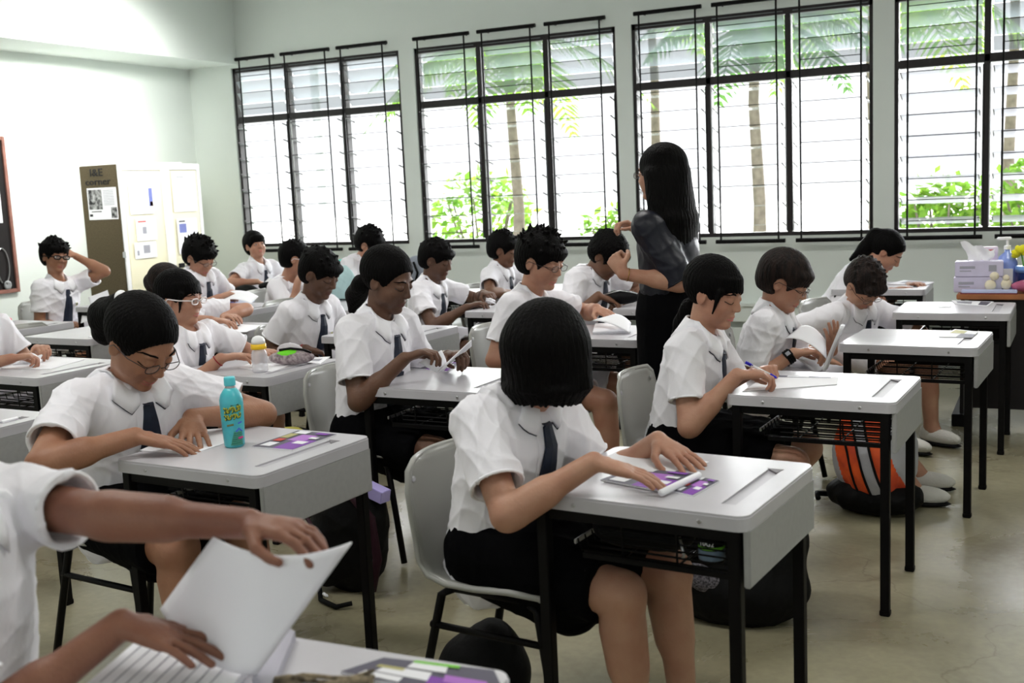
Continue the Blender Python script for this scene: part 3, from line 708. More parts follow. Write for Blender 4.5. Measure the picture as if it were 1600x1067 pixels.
def hand(F, W, tip, back, side, pose, hs, s=1.0):
    """palm and five fingers; back = normal of the back of the hand, side = towards the thumb"""
    d = nrm(tip-W); n = nrm(back-(back@d)*d); t = nrm(np.cross(n, d)); t = t if t@side >= 0 else -t
    c1, c2, c3, sp = HANDP[pose]; L = .172*hs
    F.cone(W+d*.005, W+d*.30*L, .0212*hs, .027*hs, .014, flat=(n, .62)); kn = []
    for j, (off, ln, rr) in enumerate(((.030, .43, .0088), (.011, .47, .0090), (-.009, .44, .0086), (-.027, .35, .0078))):
        off *= hs; rr *= hs; ca = sp*(.0+off/.03/hs)*.42; K = W+d*(.50*L-abs(off)*.25)+t*off*.92
        F.cone(W+d*.12*L+t*off*.55, K, .0125*hs, .0108*hs, .008)
        dd = nrm(d+t*ca); p = K; segs = (.44, .31, .25)
        ang = 0; r_ = rr
        for q, (c, f) in enumerate(zip((c1, c2, c3), segs)):
            ang += math.radians(c*(1+.08*j)); e = dd*math.cos(ang)-n*math.sin(ang); p2 = p+e*ln*L*f*1.05; F.cone(p, p2, r_, r_*.93, .0025); p = p2; r_ *= .93
    K = W+d*.16*L+t*.026*hs; cl = math.radians(c1*.5); e = nrm(d*.72+t*.70-n*(.25+math.sin(cl))); p = K+e*.045*hs
    F.cone(W+d*.06*L+t*.008, K, .014*hs, .0125*hs, .008); F.cone(K, p, .0125*hs, .0098*hs, .006)
    e2 = nrm(e*.8+d*.5-t*(.2+math.sin(cl))-n*math.sin(cl)); F.cone(p, p+e2*.032*hs, .0096*hs, .0082*hs, .003)
    e3 = nrm(e2*.8+d*.3-t*.2); F.cone(p+e2*.032*hs, p+e2*.032*hs+e3*.018*hs, .0084*hs, .0072*hs, .002)
def head(F, c, H, s, ear=True):
    g = lambda x, y, z: c+(H[0]*x+H[1]*y+H[2]*z)*s
    E = lambda p, r, k=.012, op='u': F.ell(g(*p), H, np.array(r)*s, k*s, op)
    Cn = lambda a, b, r1, r2, k=.01, op='u': F.cone(g(*a), g(*b), r1*s, r2*s, k*s, op)
    E((-.014, 0, .032), (.096, .077, .084)); E((.022, 0, -.022), (.068, .064, .082), .02)
    Cn((.015, 0, -.062), (.060, 0, -.092), .046, .021, .025); E((.035, .034, -.045), (.036, .026, .036), .02); E((.035, -.034, -.045), (.036, .026, .036), .02)
    for y in (-1, 1):
        E((.056, .034*y, -.028), (.026, .024, .020), .014)              # cheek
        E((.078, .028*y, .023), (.010, .020, .008), .012)               # brow ridge
        E((.092, .031*y, .002), (.013, .017, .012), .010, 's')          # socket
        E((.074, .030*y, .001), (.0165, .0165, .0135), .004)            # lid
        if ear:
            E((-.006, .076*y, -.006), (.019, .009, .030), .005); E((.0, .083*y, -.004), (.010, .006, .018), .004, 's')
    Cn((.084, 0, .014), (.101, 0, -.026), .0075, .0105, .009); E((.097, .010, -.030), (.0095, .0075, .007), .005); E((.097, -.010, -.030), (.0095, .0075, .007), .005)
    E((.082, 0, -.056), (.013, .021, .008), .006); E((.080, 0, -.068), (.012, .018, .008), .006); E((.096, 0, -.0615), (.006, .022, .0022), .003, 's')
    E((.074, 0, -.092), (.014, .017, .013), .010)

def person(name, label, S, H, yaw, head_dir, R, L, skin='fair', hair='short', hs=1.0, girl=False, glasses=None, tie=True, v=.006,
           pelvis=None, feet=.03, standing=False, legs=True, shirt=M_shirt, knees=None, bs=1.0, poses=('flat', 'flat'), tail=None, hairm=None, backs=(None, None),
           seed=1, badge=False, watch=None, sleeve=.62, chest=1.0, shoe=True, showhead=True, sides=(None, None), ribbon=None, fringe=True, ua=.262, fa=.235):
    S = np.asarray(S, float); Hc = np.asarray(H, float); y = math.radians(yaw); Fw = np.array([math.cos(y), math.sin(y), 0]); Lf = np.array([-math.sin(y), math.cos(y), 0])
    if pelvis is None: pelvis = S-Fw*.07-np.array([0, 0, 0]); pelvis[2] = .53
    pelvis = np.asarray(pelvis, float); Up = nrm(S-pelvis); Ff = nrm(Fw-(Fw@Up)*Up)
    root = thing(name, label, 'person', tuple(np.round([pelvis[0], pelvis[1], 0], 3))); inv = np.array([pelvis[0], pelvis[1], 0.0])
    hm = hairm or M_hair; skm = SK[skin]; HF = head_frame(*head_dir)
    sh = {-1: S-Lf*.152*bs-Up*.035, 1: S+Lf*.152*bs-Up*.035}; J = {}
    for sg, a in ((-1, R), (1, L)):
        e, w_, t = [np.asarray(q, float) for q in a]; E_, W_ = ik(sh[sg], w_, e, ua*bs, fa*bs); J[sg] = (E_, W_, W_+nrm(t-w_)*.165*bs)
    hip = {sg: pelvis+Lf*sg*.085*bs+np.array([0, 0, -.02]) for sg in (-1, 1)}
    if standing:
        kn = {sg: hip[sg]+np.array([0, 0, -.42])+Fw*.01 for sg in hip}; an = {sg: kn[sg]+np.array([0, 0, -.38])-Fw*.02 for sg in hip}
    else:
        kn = {sg: (np.asarray(knees[0 if sg < 0 else 1], float) if knees else hip[sg]+Fw*.43+Lf*sg*.03+np.array([0, 0, -.04])) for sg in hip}
        an = {sg: np.array([kn[sg][0], kn[sg][1], .09])+Fw*feet for sg in hip}
    pts = [S, Hc+HF[2]*.13, Hc+HF[0]*.12, Hc-HF[0]*.12, pelvis, *sh.values()]+[p for j in J.values() for p in j]+(list(kn.values())+list(an.values()) if legs else [])
    lo = np.min(pts, 0)-.11; hi = np.max(pts, 0)+.11
    F = Field(lo, hi, v)
    # trunk inside the clothes, neck, head
    F.cone(pelvis, S-Up*.10, .105*bs, .10*bs, .02, flat=(Ff, .68)); F.cone(sh[-1], sh[1], .042*bs, .042*bs, .03)
    nb_ = S+Up*.0+Ff*.005; F.cone(nb_-Up*.05, Hc-HF[0]*.018*hs-HF[2]*.06*hs, (.049 if girl else .053)*hs, (.045 if girl else .049)*hs, .02)
    if showhead: head(F, Hc, HF, hs)
    for i, sg in enumerate((-1, 1)):
        E_, W_, T_ = J[sg]; F.cone(sh[sg], E_, .044*bs, .037*bs, .02); F.cone(E_, W_, .037*bs, .0245*bs, .012)
        m = E_+(W_-E_)*.28; F.cone(E_+(W_-E_)*.1, m+(W_-E_)*.15, .038*bs, .036*bs, .02)
        bk = backs[i] if backs[i] is not None else (0, 0, 1); sd = sides[i] if sides[i] is not None else Lf*(-sg)+np.array([0, 0, .35])
        hand(F, W_, T_, np.asarray(bk, float), np.asarray(sd, float), poses[i], bs)
    if legs:
        for sg in (-1, 1):
            F.cone(hip[sg], kn[sg], (.060 if standing else .080)*bs, .055*bs, .03); F.cone(kn[sg], an[sg], .052*bs, .034*bs, .02)
            F.cone(kn[sg]*.75+an[sg]*.25-Fw*.018, kn[sg]*.5+an[sg]*.5-Fw*.01, .048*bs, .044*bs, .03); F.cone(an[sg], an[sg]+Fw*.05-np.array([0, 0, .045]), .034*bs, .03*bs, .02)
    V, Q = F.mesh(1); HV, HQ = V, Q
    link('body', np_mesh('body', V-inv, Q, skm), root)
    # ---- shirt
    pts = [pelvis, S]+[J[sg][0] for sg in J]+list(sh.values()); lo = np.min(pts, 0)-.19; hi = np.max(pts, 0)+.14; G = Field(lo, hi, v)
    wst = pelvis-Up*(.03 if standing else .055)-Ff*(0 if standing else .015)
    G.cone(wst, S-Up*.13, .158*bs*chest, .160*bs*chest, .03, flat=(Ff, .70)); G.cone(sh[-1]+Lf*.02, sh[1]-Lf*.02, .056*bs, .056*bs, .05)
    G.cone(S-Up*.13, S-Up*.055, .125*bs, .075*bs, .04, flat=(Ff, .8))
    for sg in (-1, 1):
        E_ = J[sg][0]; G.cone(sh[sg], sh[sg]+(E_-sh[sg])*1.0, .061*bs, .067*bs, .035, cutb=sleeve)
    for sg in (-1, 1):
        E_ = J[sg][0]; a = sh[sg]+(E_-sh[sg])*(sleeve-.10); b = sh[sg]+(E_-sh[sg])*(sleeve+.25); G.cone(a, b, .052*bs, .060*bs, .0, op='s')
    G.cone(S-Up*.03+Ff*.008, S+Up*.10+Ff*.015, .048*hs, .056*hs, .008, op='s')
    V, Q = G.mesh(1); N = vnormals(V, Q); dd = folds(V, seed)*(.015 if shirt is M_shirt else .009); dist = np.minimum(np.linalg.norm(V-S, axis=1)/.12, 1); V = V+N*(dd*dist)[:, None]
    SV, SQ = V, Q; link('shirt' if shirt is M_shirt else 'blouse', np_mesh('shirt', V-inv, Q, shirt), root)
    bvh = BVHTree.FromPolygons(V.tolist(), Q.tolist())
    # ---- skirt or shorts
    if legs:
        pts = [pelvis, *kn.values()]; K = Field(np.min(pts, 0)-.20, np.max(pts, 0)+.15, v*1.2)
        if standing:
            K.cone(pelvis+Up*.08, pelvis, .150, .185, .03, flat=(Fw, .80)); K.cone(pelvis, (kn[-1]+kn[1])/2, .185, .185, .02, flat=(Fw, .76), cutb=.98); fm = M_skirt
        elif girl:
            for sg in (-1, 1): K.cone(hip[sg], kn[sg], .105*bs, .080*bs, .06, cutb=.86)
            K.cone((hip[-1]+hip[1])/2, (kn[-1]+kn[1])/2, .11*bs, .085*bs, .05, cutb=.86); K.cone(pelvis+Up*.02, pelvis, .13*bs, .14*bs, .04, flat=(Ff, .8))
            md_ = (kn[-1]+kn[1])/2; hp = (hip[-1]+hip[1])/2; K.cone(hp+np.array([0, 0, -.07])-Lf*.06, hp*.45+md_*.55+np.array([0, 0, -.10])-Lf*.06, .07, .075, .06); K.cone(hp+np.array([0, 0, -.07])+Lf*.06, hp*.45+md_*.55+np.array([0, 0, -.10])+Lf*.06, .07, .075, .06); fm = M_skirt
        else:
            for sg in (-1, 1): K.cone(hip[sg], kn[sg], .102*bs, .086*bs, .03, cutb=.84)
            K.cone(pelvis+Up*.02, pelvis, .125*bs, .135*bs, .04, flat=(Ff, .8)); fm = M_shorts
            for sg in (-1, 1): K.cone(hip[sg]*.2+kn[sg]*.8, kn[sg], .074*bs, .076*bs, 0, op='s')
        V, Q = K.mesh(1); N = vnormals(V, Q); V = V+N*(folds(V, seed+5)*.008)[:, None]; link('skirt' if girl or standing else 'shorts', np_mesh('skirt', V-inv, Q, fm), root)
        if shoe:
            for sg in (-1, 1):
                b = MB(); A = an[sg]; M = Matrix.Rotation(y, 4, 'Z'); o = (A[0]-inv[0]+Fw[0]*.05, A[1]-inv[1]+Fw[1]*.05, .045)
                b.ell(o, (.125, .045, .042), M, 16, 9); b.ell((o[0]-Fw[0]*.06, o[1]-Fw[1]*.06, .065), (.055, .042, .05), M, 14, 8); so = part('shoe', b, M_shoe if not standing else M_skirt, root, True)
                b = MB(); b.ell((o[0], o[1], .014), (.128, .05, .014), M, 16, 6); part('sole', b, M_black, so, True)
    if showhead:
        c = Hc; g = lambda x, y_, z: c+(HF[0]*x+HF[1]*y_+HF[2]*z)*hs
        near = np.linalg.norm(HV-c, axis=1) < .16*hs; fq = HQ[near[HQ].all(1)]; hb = BVHTree.FromPolygons(HV.tolist(), fq.tolist())
        def onface(y_, z):
            o = g(.25, y_, z); r = hb.ray_cast(V3(o), V3(-HF[0])); return np.array(r[0]) if r[0] is not None else g(.09, y_, z)
        M3 = Matrix(((HF[0][0], HF[1][0], HF[2][0]), (HF[0][1], HF[1][1], HF[2][1]), (HF[0][2], HF[1][2], HF[2][2]))).to_4x4()
        down = head_dir[1] > 11
        for sg in (-1, 1):
            p = onface(.031*hs*sg, 0)
            if down:
                b = MB(); q = [onface(yy*hs*sg, zz*hs)+HF[0]*.0005-inv for yy, zz in ((.018, -.003), (.024, -.0065), (.032, -.008), (.040, -.006), (.046, -.002))]; b.tube(q, .0017*hs, 5); part('closed_lid', b, M_iris, root)
            else:
                b = MB(); b.ell(p-HF[0]*.0042*hs-inv, np.array((.0060, .0112, .0040))*hs, M3, 12, 8); ey = part('eye', b, M_eye, root, True)
                b = MB(); b.ell(p-HF[0]*.0008*hs-inv, np.array((.0036, .0050, .0042))*hs, M3, 10, 6); part('iris', b, M_iris, ey, True)
                b = MB(); q = [onface(yy*hs*sg, zz*hs)+HF[0]*.0008-inv for yy, zz in ((.019, .002), (.025, .0055), (.032, .0065), (.040, .005), (.045, .001))]; b.tube(q, .0013*hs, 5); part('lash', b, M_iris, ey)
            b = MB(); q = [onface(yy*hs*sg, zz*hs)+HF[0]*.0006-inv for yy, zz in ((.016, .021), (.024, .0245), (.034, .0255), (.043, .023), (.050, .018))]; b.tube(q, [.0022*hs, .0031*hs, .003*hs, .0024*hs, .0012*hs], 6); part('eyebrow', b, hm, root)
        b = MB()
        for zz, rr in ((-.0575, .0042), (-.0665, .0046)):
            q = [onface(yy*hs, (zz+.0035*abs(yy)/.02)*hs)-HF[0]*.0022-inv for yy in (-.020, -.012, 0, .012, .020)]; b.tube(q, [.001*hs, rr*.8*hs, rr*hs, rr*.8*hs, .001*hs], 6)
        part('lips', b, LIP[skin], root, True)
        # ---- hair
        ext = {'bob': .20, 'long': .70, 'pony': .16}.get(hair, .21)*max(hs, 1); lo = c-ext; hi = c+ext
        if tail is not None: lo = np.minimum(lo, np.min([t[:3] for t in tail], 0)-.1); hi = np.maximum(hi, np.max([t[:3] for t in tail], 0)+.1)
        if hair == 'long': lo = np.array([c[0]-.28, c[1]-.28, c[2]-.66]); hi = c+.2
        A = Field(lo, hi, max(.0042, v*.85)); E = lambda p, r, k=.012, op='u': A.ell(g(*p), HF, np.array(r)*hs, k*hs, op)
        big = {'bob': .016, 'bowl': .012, 'short': .006, 'spiky': .013, 'curly': .012, 'pony': .004, 'long': .007}[hair]
        E((-.018, 0, .036), (.102+big, .083+big, .092+big), 0)
        def fr_(u, zend, skew, re_):
            t0 = math.radians(-62+124*u); t1 = t0+skew; A.cone(g(-.018+.093*math.cos(t0), .074*math.sin(t0), .068), g(-.016+.110*math.cos(t1), .078*math.sin(t1), zend), .012*hs, re_*hs, .007)
        if hair in ('short', 'spiky', 'curly', 'bowl'):
            E((-.045, 0, -.01), (.066+big, .072+big*.5, .075), .02)
            E((.112, 0, -.052), (.095, .11, .090 if hair != 'bowl' else .082), .006, 's')     # face opening
            for sg in (-1, 1): E((.006, .088*sg, -.018), (.028, .05, .042), .006, 's')
            E((-.03, 0, -.125), (.16, .12, .062), .008, 's')
            E((.070, 0, .058), (.034, .066, .030), .012)                                     # fringe
            rg = random.Random(seed*3+1)
            if hair != 'bowl':
                for k in range(70 if hair == 'spiky' else 44):
                    th = rg.uniform(0, 6.28); ph = rg.uniform(.05, 1.35); n_ = np.array([math.sin(ph)*math.cos(th)*1.05, math.sin(ph)*math.sin(th), math.cos(ph)])
                    p = np.array((-.018, 0, .036))+n_*np.array((.100, .082, .090)); dr = nrm(n_+np.array((.45, rg.uniform(-.5, .5), .25))*(1 if hair == 'spiky' else .3)); ln = rg.uniform(.018, .036) if hair == 'spiky' else rg.uniform(.009, .018)
                    A.cone(g(*p), g(*(p+dr*ln)), .014*hs, .004*hs, .006)
                for k in range(9):
                    fr_(k/8, .030+rg.uniform(-.006, .006), rg.uniform(-.12, .12), .004)
            else:
                for k in range(13):
                    fr_(k/12, .022, 0, .006)
        elif hair == 'pony':
            E((.112, 0, -.048 if fringe else -.030), (.092, .105, .090 if fringe else .098), .008, 's'); E((-.03, 0, -.13), (.17, .13, .075), .01, 's')
            for sg in (-1, 1): E((.0, .088*sg, -.030), (.026, .05, .036), .006, 's')
            if fringe:
                for k in range(13):
                    fr_(k/12, .032, .1, .005)
                for sg in (-1, 1): A.cone(g(.052, .066*sg, .03), g(.046, .073*sg, -.05), .011*hs, .004*hs, .006)
        elif hair == 'bob':
            for sg in (-1, 1): A.cone(g(-.02, .048*sg, .02), g(-.015, .066*sg, -.085), .066*hs, .056*hs, .03, cutb=.98)
            A.cone(g(-.05, 0, .02), g(-.06, 0, -.085), .088*hs, .066*hs, .03, cutb=.98); E((.125, 0, -.07), (.085, .066, .11), .01, 's')
            for k in range(60):
                a = math.radians(60+240*k/59); A.cone(g(-.018+.085*math.cos(a), .095*math.sin(a), -.075), g(-.02+.074*math.cos(a)+.006*math.sin(k*3), .080*math.sin(a), -.106-.005*math.sin(k*1.9)), .015*hs, .005*hs, .006)
            for k in range(13):
                fr_(k/12, .024, 0, .007)
        elif hair == 'long':
            E((.118, 0, -.05), (.094, .075, .10), .008, 's')
            top = g(-.045, 0, .02)
            for k in range(11):
                a = math.radians(78+204*k/10); st = g(-.02+.075*math.cos(a), .078*math.sin(a), .0)
                b0 = st*.0+c-HF[0]*0+HF[0]*(-.055+.05*math.cos(a))*1.0+HF[1]*.105*math.sin(a)+np.array([0, 0, -.19]); b1 = np.array([c[0], c[1], 0])+HF[0]*(-.085+.035*math.cos(a))+HF[1]*.085*math.sin(a)+np.array([0, 0, c[2]-.47-.03*math.cos(k*2.3)])
                A.cone(st, b0, .034, .036, .02); A.cone(b0, b1, .036, .018, .02)
        if tail is not None:
            for a, b in zip(tail[:-1], tail[1:]): A.cone(a[:3], b[:3], a[3], b[3], .02)
        V, Q = A.mesh(1); N = vnormals(V, Q)
        loc = (V-c)@HF.T; ang = np.arctan2(loc[:, 1], loc[:, 0]); st = np.sin(ang*41+3*np.sin(loc[:, 2]*30))*.5+np.sin(ang*73+loc[:, 2]*20)*.5
        amp = .0013 if hair in ('pony', 'bob', 'long', 'bowl') else .0014
        V = V+N*(st*amp)[:, None]
        if hair == 'curly': V = V+N*(np.sin(V[:, 0]*260)*np.sin(V[:, 1]*260)*np.sin(V[:, 2]*260)*.0035)[:, None]
        ho = link('hair', np_mesh('hair', V-inv, Q, hm), root)
        if ribbon:
            b = MB(); p = np.array(ribbon[:3])-inv; b.ell(p, (.022, .022, .026), None, 12, 8); part('hair_tie', b, M_white, root, True, 'white hair tie')
        # ---- glasses
        if glasses:
            gm = {'white': mat('white_spectacles', (236, 226, 226), .35, .5), 'black': M_black, 'wire': mat('dark_wire', (60, 52, 52), .3, .5, metal=.6)}[glasses]
            rr = {'wire': .0013, 'white': .003, 'black': .0042}[glasses]
            b = MB()
            for sg in (-1, 1):
                q = [g(.103-.004*abs(math.cos(a)), (.033*sg+.0225*math.copysign(abs(math.cos(a))**.7, math.cos(a))), -.002+.0125*math.copysign(abs(math.sin(a))**.7, math.sin(a)))-inv for a in np.linspace(0, 2*math.pi, 19)]; b.tube(q, rr*hs, 6)
                b.tube([g(.097, .056*sg, .003)-inv, g(.05, .079*sg, .002)-inv, g(-.004, .084*sg, .004)-inv, g(-.018, .083*sg, -.012)-inv], rr*hs, 6)
            b.tube([g(.104, -.011, .001)-inv, g(.107, 0, .004)-inv, g(.104, .011, .001)-inv], rr*hs, 6)
            sp = part('spectacles', b, gm, root, True, {'white': 'white framed spectacles', 'black': 'thick black spectacles', 'wire': 'thin wire spectacles'}[glasses])
            for sg in (-1, 1):
                b = MB(); b.add([g(.102, .033*sg+.021*math.cos(a), -.002+.0115*math.sin(a))-inv for a in np.linspace(0, 2*math.pi, 15)[:-1]], [list(range(14))])
                part('lens', b, mat('spectacle_lens', (235, 240, 240), .05, .6, alpha=.12), sp)
    # ---- collar, tie, badge, cuffs
    def snap(p, off=.005):
        r = bvh.find_nearest(V3(p)); return np.array(r[0])+np.array(r[1])*off
    def front(d, s_=0.0, off=.006):
        o = S-Up*d+Lf*s_+Ff*.45; r = bvh.ray_cast(V3(o), V3(-Ff)); return np.array(r[0])+Ff*off if r[0] is not None else S-Up*d+Lf*s_+Ff*.12
    if shirt is M_shirt:
        vs = []; n = 34; band = []; nd = nrm((Hc-HF[0]*.018*hs-HF[2]*.06*hs)-S)
        def lift(p):
            r = bvh.find_nearest(V3(p)); l_, n_ = np.array(r[0]), np.array(r[1]); return l_+n_*.009 if (p-l_)@n_ < .009 and np.linalg.norm(p-l_) < .05 else p
        for i in range(n+1):
            a = math.radians(10+340*i/n); dr = Ff*math.cos(a)*1.05+Lf*math.sin(a); fr = max(0, math.cos(a))
            ad = math.degrees(a); ad = min(ad, 360-ad); drop = float(np.interp(ad, [10, 30, 60, 110, 180], [.026, .074, .044, .022, .012])); rd_ = float(np.interp(ad, [10, 30, 60, 110, 180], [.064, .086, .088, .086, .082]))
            inn = S+nd*(.058-.052*fr)+Ff*.004+dr*(.053*hs+.006*fr); fold = inn+dr*.007+nd*.003; edge = S+Ff*.004+dr*rd_*bs-Up*drop
            edge = snap(edge, .006); m1 = lift(fold*.66+edge*.34); m2 = lift(fold*.33+edge*.67); vs += [inn-inv, fold-inv, m1-inv, m2-inv, edge-inv]; band.append(edge-Up*.003-inv-dr*.003)
        b = MB(); b.add(vs, [(i*5+j, i*5+j+1, i*5+5+j+1, i*5+5+j) for i in range(n) for j in range(4)])
        co = part('collar', b, M_collar, root, True); md_ = co.modifiers.new('thick', 'SOLIDIFY'); md_.thickness = .0025; md_.offset = 1
        if tie:
            b = MB(); b.tube(band, .0016, 5); ring = b
            rows = []; ds = [.006, .025, .045, .050, .10, .15, .20, .25, .30, .335, .36]; ws = [.020, .024, .014, .016, .023, .029, .034, .037, .040, .040, .002]
            for d_, w2 in zip(ds, ws):
                mid = front(d_, 0, .011 if d_ < .05 else .007) if d_ > .03 else S+Ff*.072*bs-Up*(d_+.004)
                for u in (-1, 0, 1): rows.append(mid+Lf*w2*u*bs-Ff*.003*abs(u)-inv)
            m_ = len(ds); bk = [p-Ff*.006 for p in rows]; nn = m_*3; fs = []
            for i in range(m_-1):
                for j in range(2):
                    q = (i*3+j, i*3+j+1, i*3+4+j, i*3+3+j); fs += [q, tuple(k+nn for k in q)[::-1]]
                fs += [(i*3, i*3+3, i*3+3+nn, i*3+nn), (i*3+2, i*3+2+nn, i*3+5+nn, i*3+5)]
            b.add(rows+bk, fs); part('tie', b, M_tie, root, False, 'navy tie')
            # shirt placket beside the tie
            b = MB(); pl = [front(.06+.03*i, -.045, .0035)-inv for i in range(10)]; b.tube(pl, .0016, 4); part('placket_seam', b, M_collar, root)
        if badge:
            b = MB(); qv = [front(.16+dy, .075+dx, .006)-inv for dx, dy in ((-.017, -.017), (.017, -.017), (.017, .017), (-.017, .017))]; b.add(qv+[p-Ff*.003 for p in qv], [(0, 1, 2, 3), (0, 1, 5, 4), (1, 2, 6, 5), (2, 3, 7, 6), (3, 0, 4, 7)])
            bo = part('badge', b, M_collar, root, False, 'small yellow and black emblem')
            for (u0, u1, v0, v1, m_) in ((-.012, .010, -.013, -.004, IY), (-.008, .012, -.005, .004, IK), (-.012, .010, .004, .012, IY), (-.006, .006, -.010, .010, IK)):
                b = MB(); b.add([front(.16+q[1], .075+q[0], .0075)-inv for q in ((u0, v0), (u1, v0), (u1, v1), (u0, v1))], [(0, 1, 2, 3)]); part('emblem', b, m_, bo)
            pk = MB(); pk.tube([front(.15+a, .03+b_, .003)-inv for a, b_ in ((0, 0), (0, .05), (0, .10), (.06, .10), (.10, .095), (.115, .05), (.10, .005), (.05, 0), (0, 0))], .0014, 4); part('pocket', pk, M_collar, root)
    for sg in (-1, 1):
        E_ = J[sg][0]; ax = nrm(E_-sh[sg]); c0 = sh[sg]+(E_-sh[sg])*sleeve-ax*.003; x = nrm(np.cross(ax, (0.3, .2, 1))); yv = np.cross(ax, x)
        rad = (.061+(.067-.061)*sleeve)*bs*.97; b = MB(); b.tube([c0+(x*math.cos(a)+yv*math.sin(a))*rad-inv for a in np.linspace(0, 2*math.pi, 25)], .0042, 6); part('sleeve_hem', b, M_collar if shirt is M_shirt else shirt, root, True)
    def bracelet(sg, f, r, rad, m_, nm, lab):
        E_, W_, _ = J[sg]; ax = nrm(W_-E_); c0 = E_+(W_-E_)*f; x = nrm(np.cross(ax, (0, 0, 1))); yv = np.cross(ax, x); b = MB()
        b.tube([c0+(x*math.cos(a)+yv*math.sin(a))*r-inv for a in np.linspace(0, 2*math.pi, 21)], rad, 6); return part(nm, b, m_, root, True, lab)
    if watch == 'black':
        for f in (.86, .9, .94): wt = bracelet(-1, f, .030, .006, M_black, 'watch_strap', 'black wristwatch strap')
        E_, W_, _ = J[-1]; ax = nrm(W_-E_); up = nrm(np.array([0.2, -.75, .6])-ax*(np.array([0.2, -.75, .6])@ax)); sd = np.cross(ax, up); b = MB(); c0 = E_+(W_-E_)*.9+up*.031-inv
        b.bevbox(-.018, .018, -.017, .017, -.006, .008, .003, frame_matrix(c0, ax, sd, up)); wt2 = part('watch_case', b, M_black, root); b = MB(); b.box(-.010, .010, -.009, .009, .008, .0088, frame_matrix(c0, ax, sd, up)); part('watch_face', b, IG, wt2)
    elif watch == 'red': bracelet(-1, .93, .027, .0028, mat('red_cord', (150, 40, 50), .6), 'bracelet', 'thin dark red cord bracelet')
    elif watch == 'gold': bracelet(1, .92, .0275, .0022, mat('gold_metal', (190, 150, 90), .25, metal=.9), 'bracelet', 'thin gold bracelet')
    elif watch == 'leftwatch': bracelet(1, .9, .029, .0045, mat('white_strap', (230, 224, 210), .4), 'watch_strap', 'pale watch strap')
    return dict(root=root, J=J, S=S, Up=Up, Ff=Ff, Lf=Lf, g=(lambda x, y_, z: Hc+(HF[0]*x+HF[1]*y_+HF[2]*z)*hs), HF=HF, pelvis=pelvis, kn=kn)
# ------------------------------------------------------------------ who sits where
def A3(t): return at(t[0], t[1], Y=t[2])
PEOPLE = {}
def seat(key, name, label, S, H, yaw, hd, R, L, chairlab=None, lean=.07, pz=.52, **kw):
    S = A3(S) if not isinstance(S, np.ndarray) else S; H = A3(H); R = [A3(t) if isinstance(t, tuple) else t for t in R]; L = [A3(t) if isinstance(t, tuple) else t for t in L]; kw.setdefault('bs', kw.get('hs', 1.0)*.99); y = math.radians(yaw)
    pel = np.array([S[0]-lean*math.cos(y), S[1]-lean*math.sin(y), pz])
    p = person(name, label, S, H, yaw, hd, R, L, pelvis=pel, **kw); PEOPLE[key] = p
    if chairlab: chair(pel[0]+.03*math.cos(y), pel[1], y*.5, chairlab)
    return p
N_ = 'student'
# right-hand column
seat('P3', N_, 'girl with a black bob turned away, hands flat on the nearest right desk', (806, 622, 2.62), (859, 556, 2.62), -12, (84, 4, 0),
     ((792, 768, 2.36), (928, 722, 2.40), (1028, 748, 2.45)), ((945, 690, 2.80), (1028, 688, 2.78), (1088, 726, 2.70)), 'grey chair under the girl with the black bob, front right',
     lean=.06, hs=1.07, girl=True, hair='bob', skin='fair', v=.0042, poses=('flat', 'spread'), bs=1.06, seed=3, knees=((-.95, 2.48, .45), (-.90, 2.70, .44)), sleeve=.70, chest=1.04)
seat('P4', N_, 'ponytailed girl writing with a blue pen, white shirt and dark skirt', (1092, 524, 3.93), (1116, 458, 3.93), 0, (-12, 17, 0),
     ((1060, 633, 3.70), (1152, 586, 3.74), (1214, 583, 3.79)), ((1180, 620, 4.10), (1178, 584, 4.0), (1212, 572, 3.95)), 'grey chair under the girl writing with a blue pen', feet=-.22,
     hs=1.05, girl=True, hair='pony', skin='fair', v=.005, poses=('hold', 'fist'), seed=4, tie=True, badge=True, sleeve=.66,
     tail=[(*at(1078, 480, Y=3.98), .035), (*at(1066, 505, Y=4.0), .03), (*at(1052, 530, Y=4.0), .012)])
seat('P5', N_, 'boy with thin glasses and a black watch reading a booklet', (1208, 490, 5.13), (1226, 440, 5.13), 0, (-2, 26, 0),
     ((1200, 575, 4.93), (1240, 552, 4.98), (1292, 546, 5.05)), ((1290, 560, 5.36), (1300, 548, 5.28), (1302, 515, 5.2)), 'grey chair under the boy with the black wristwatch',
     hs=1.10, hair='bowl', hairm=M_hairb, skin='fair', v=.0055, poses=('hold', 'spread'), seed=5, glasses='wire', watch='black', feet=.25, backs=(None, (.3, .3, -.9)), sleeve=.70)
seat('P6', N_, 'boy with short brown-black hair bowing his head low over his lap', (1338, 478, 6.26), (1350, 444, 6.16), -30, (-38, 52, 6),
     ((1262, 520, 6.05), (1285, 560, 5.98), (1315, 570, 6.02)), ((1402, 505, 6.42), (1385, 560, 6.3), (1360, 575, 6.2)), 'grey chair under the boy bowing his head',
     hs=1.08, hair='short', hairm=M_hairb, skin='fair', v=.006, poses=('rest', 'rest'), seed=6, glasses='wire', sleeve=.78)
seat('P7', N_, 'girl with a high ponytail bending over the desk by the window wall', (1350, 418, 7.35), (1385, 393, 7.30), 12, (2, 40, 0),
     ((1358, 470, 7.15), (1392, 455, 7.25), (1412, 450, 7.28)), ((1400, 450, 7.5), (1420, 446, 7.48), (1440, 442, 7.4)), 'grey chair of the girl with the high ponytail',
     lean=.20, hs=1.04, girl=True, hair='pony', skin='fair', v=.0065, poses=('rest', 'rest'), seed=7, fringe=False,
     tail=[(*at(1368, 368, Y=7.3), .05), (*at(1352, 388, Y=7.3), .045), (*at(1330, 405, Y=7.25), .015)])
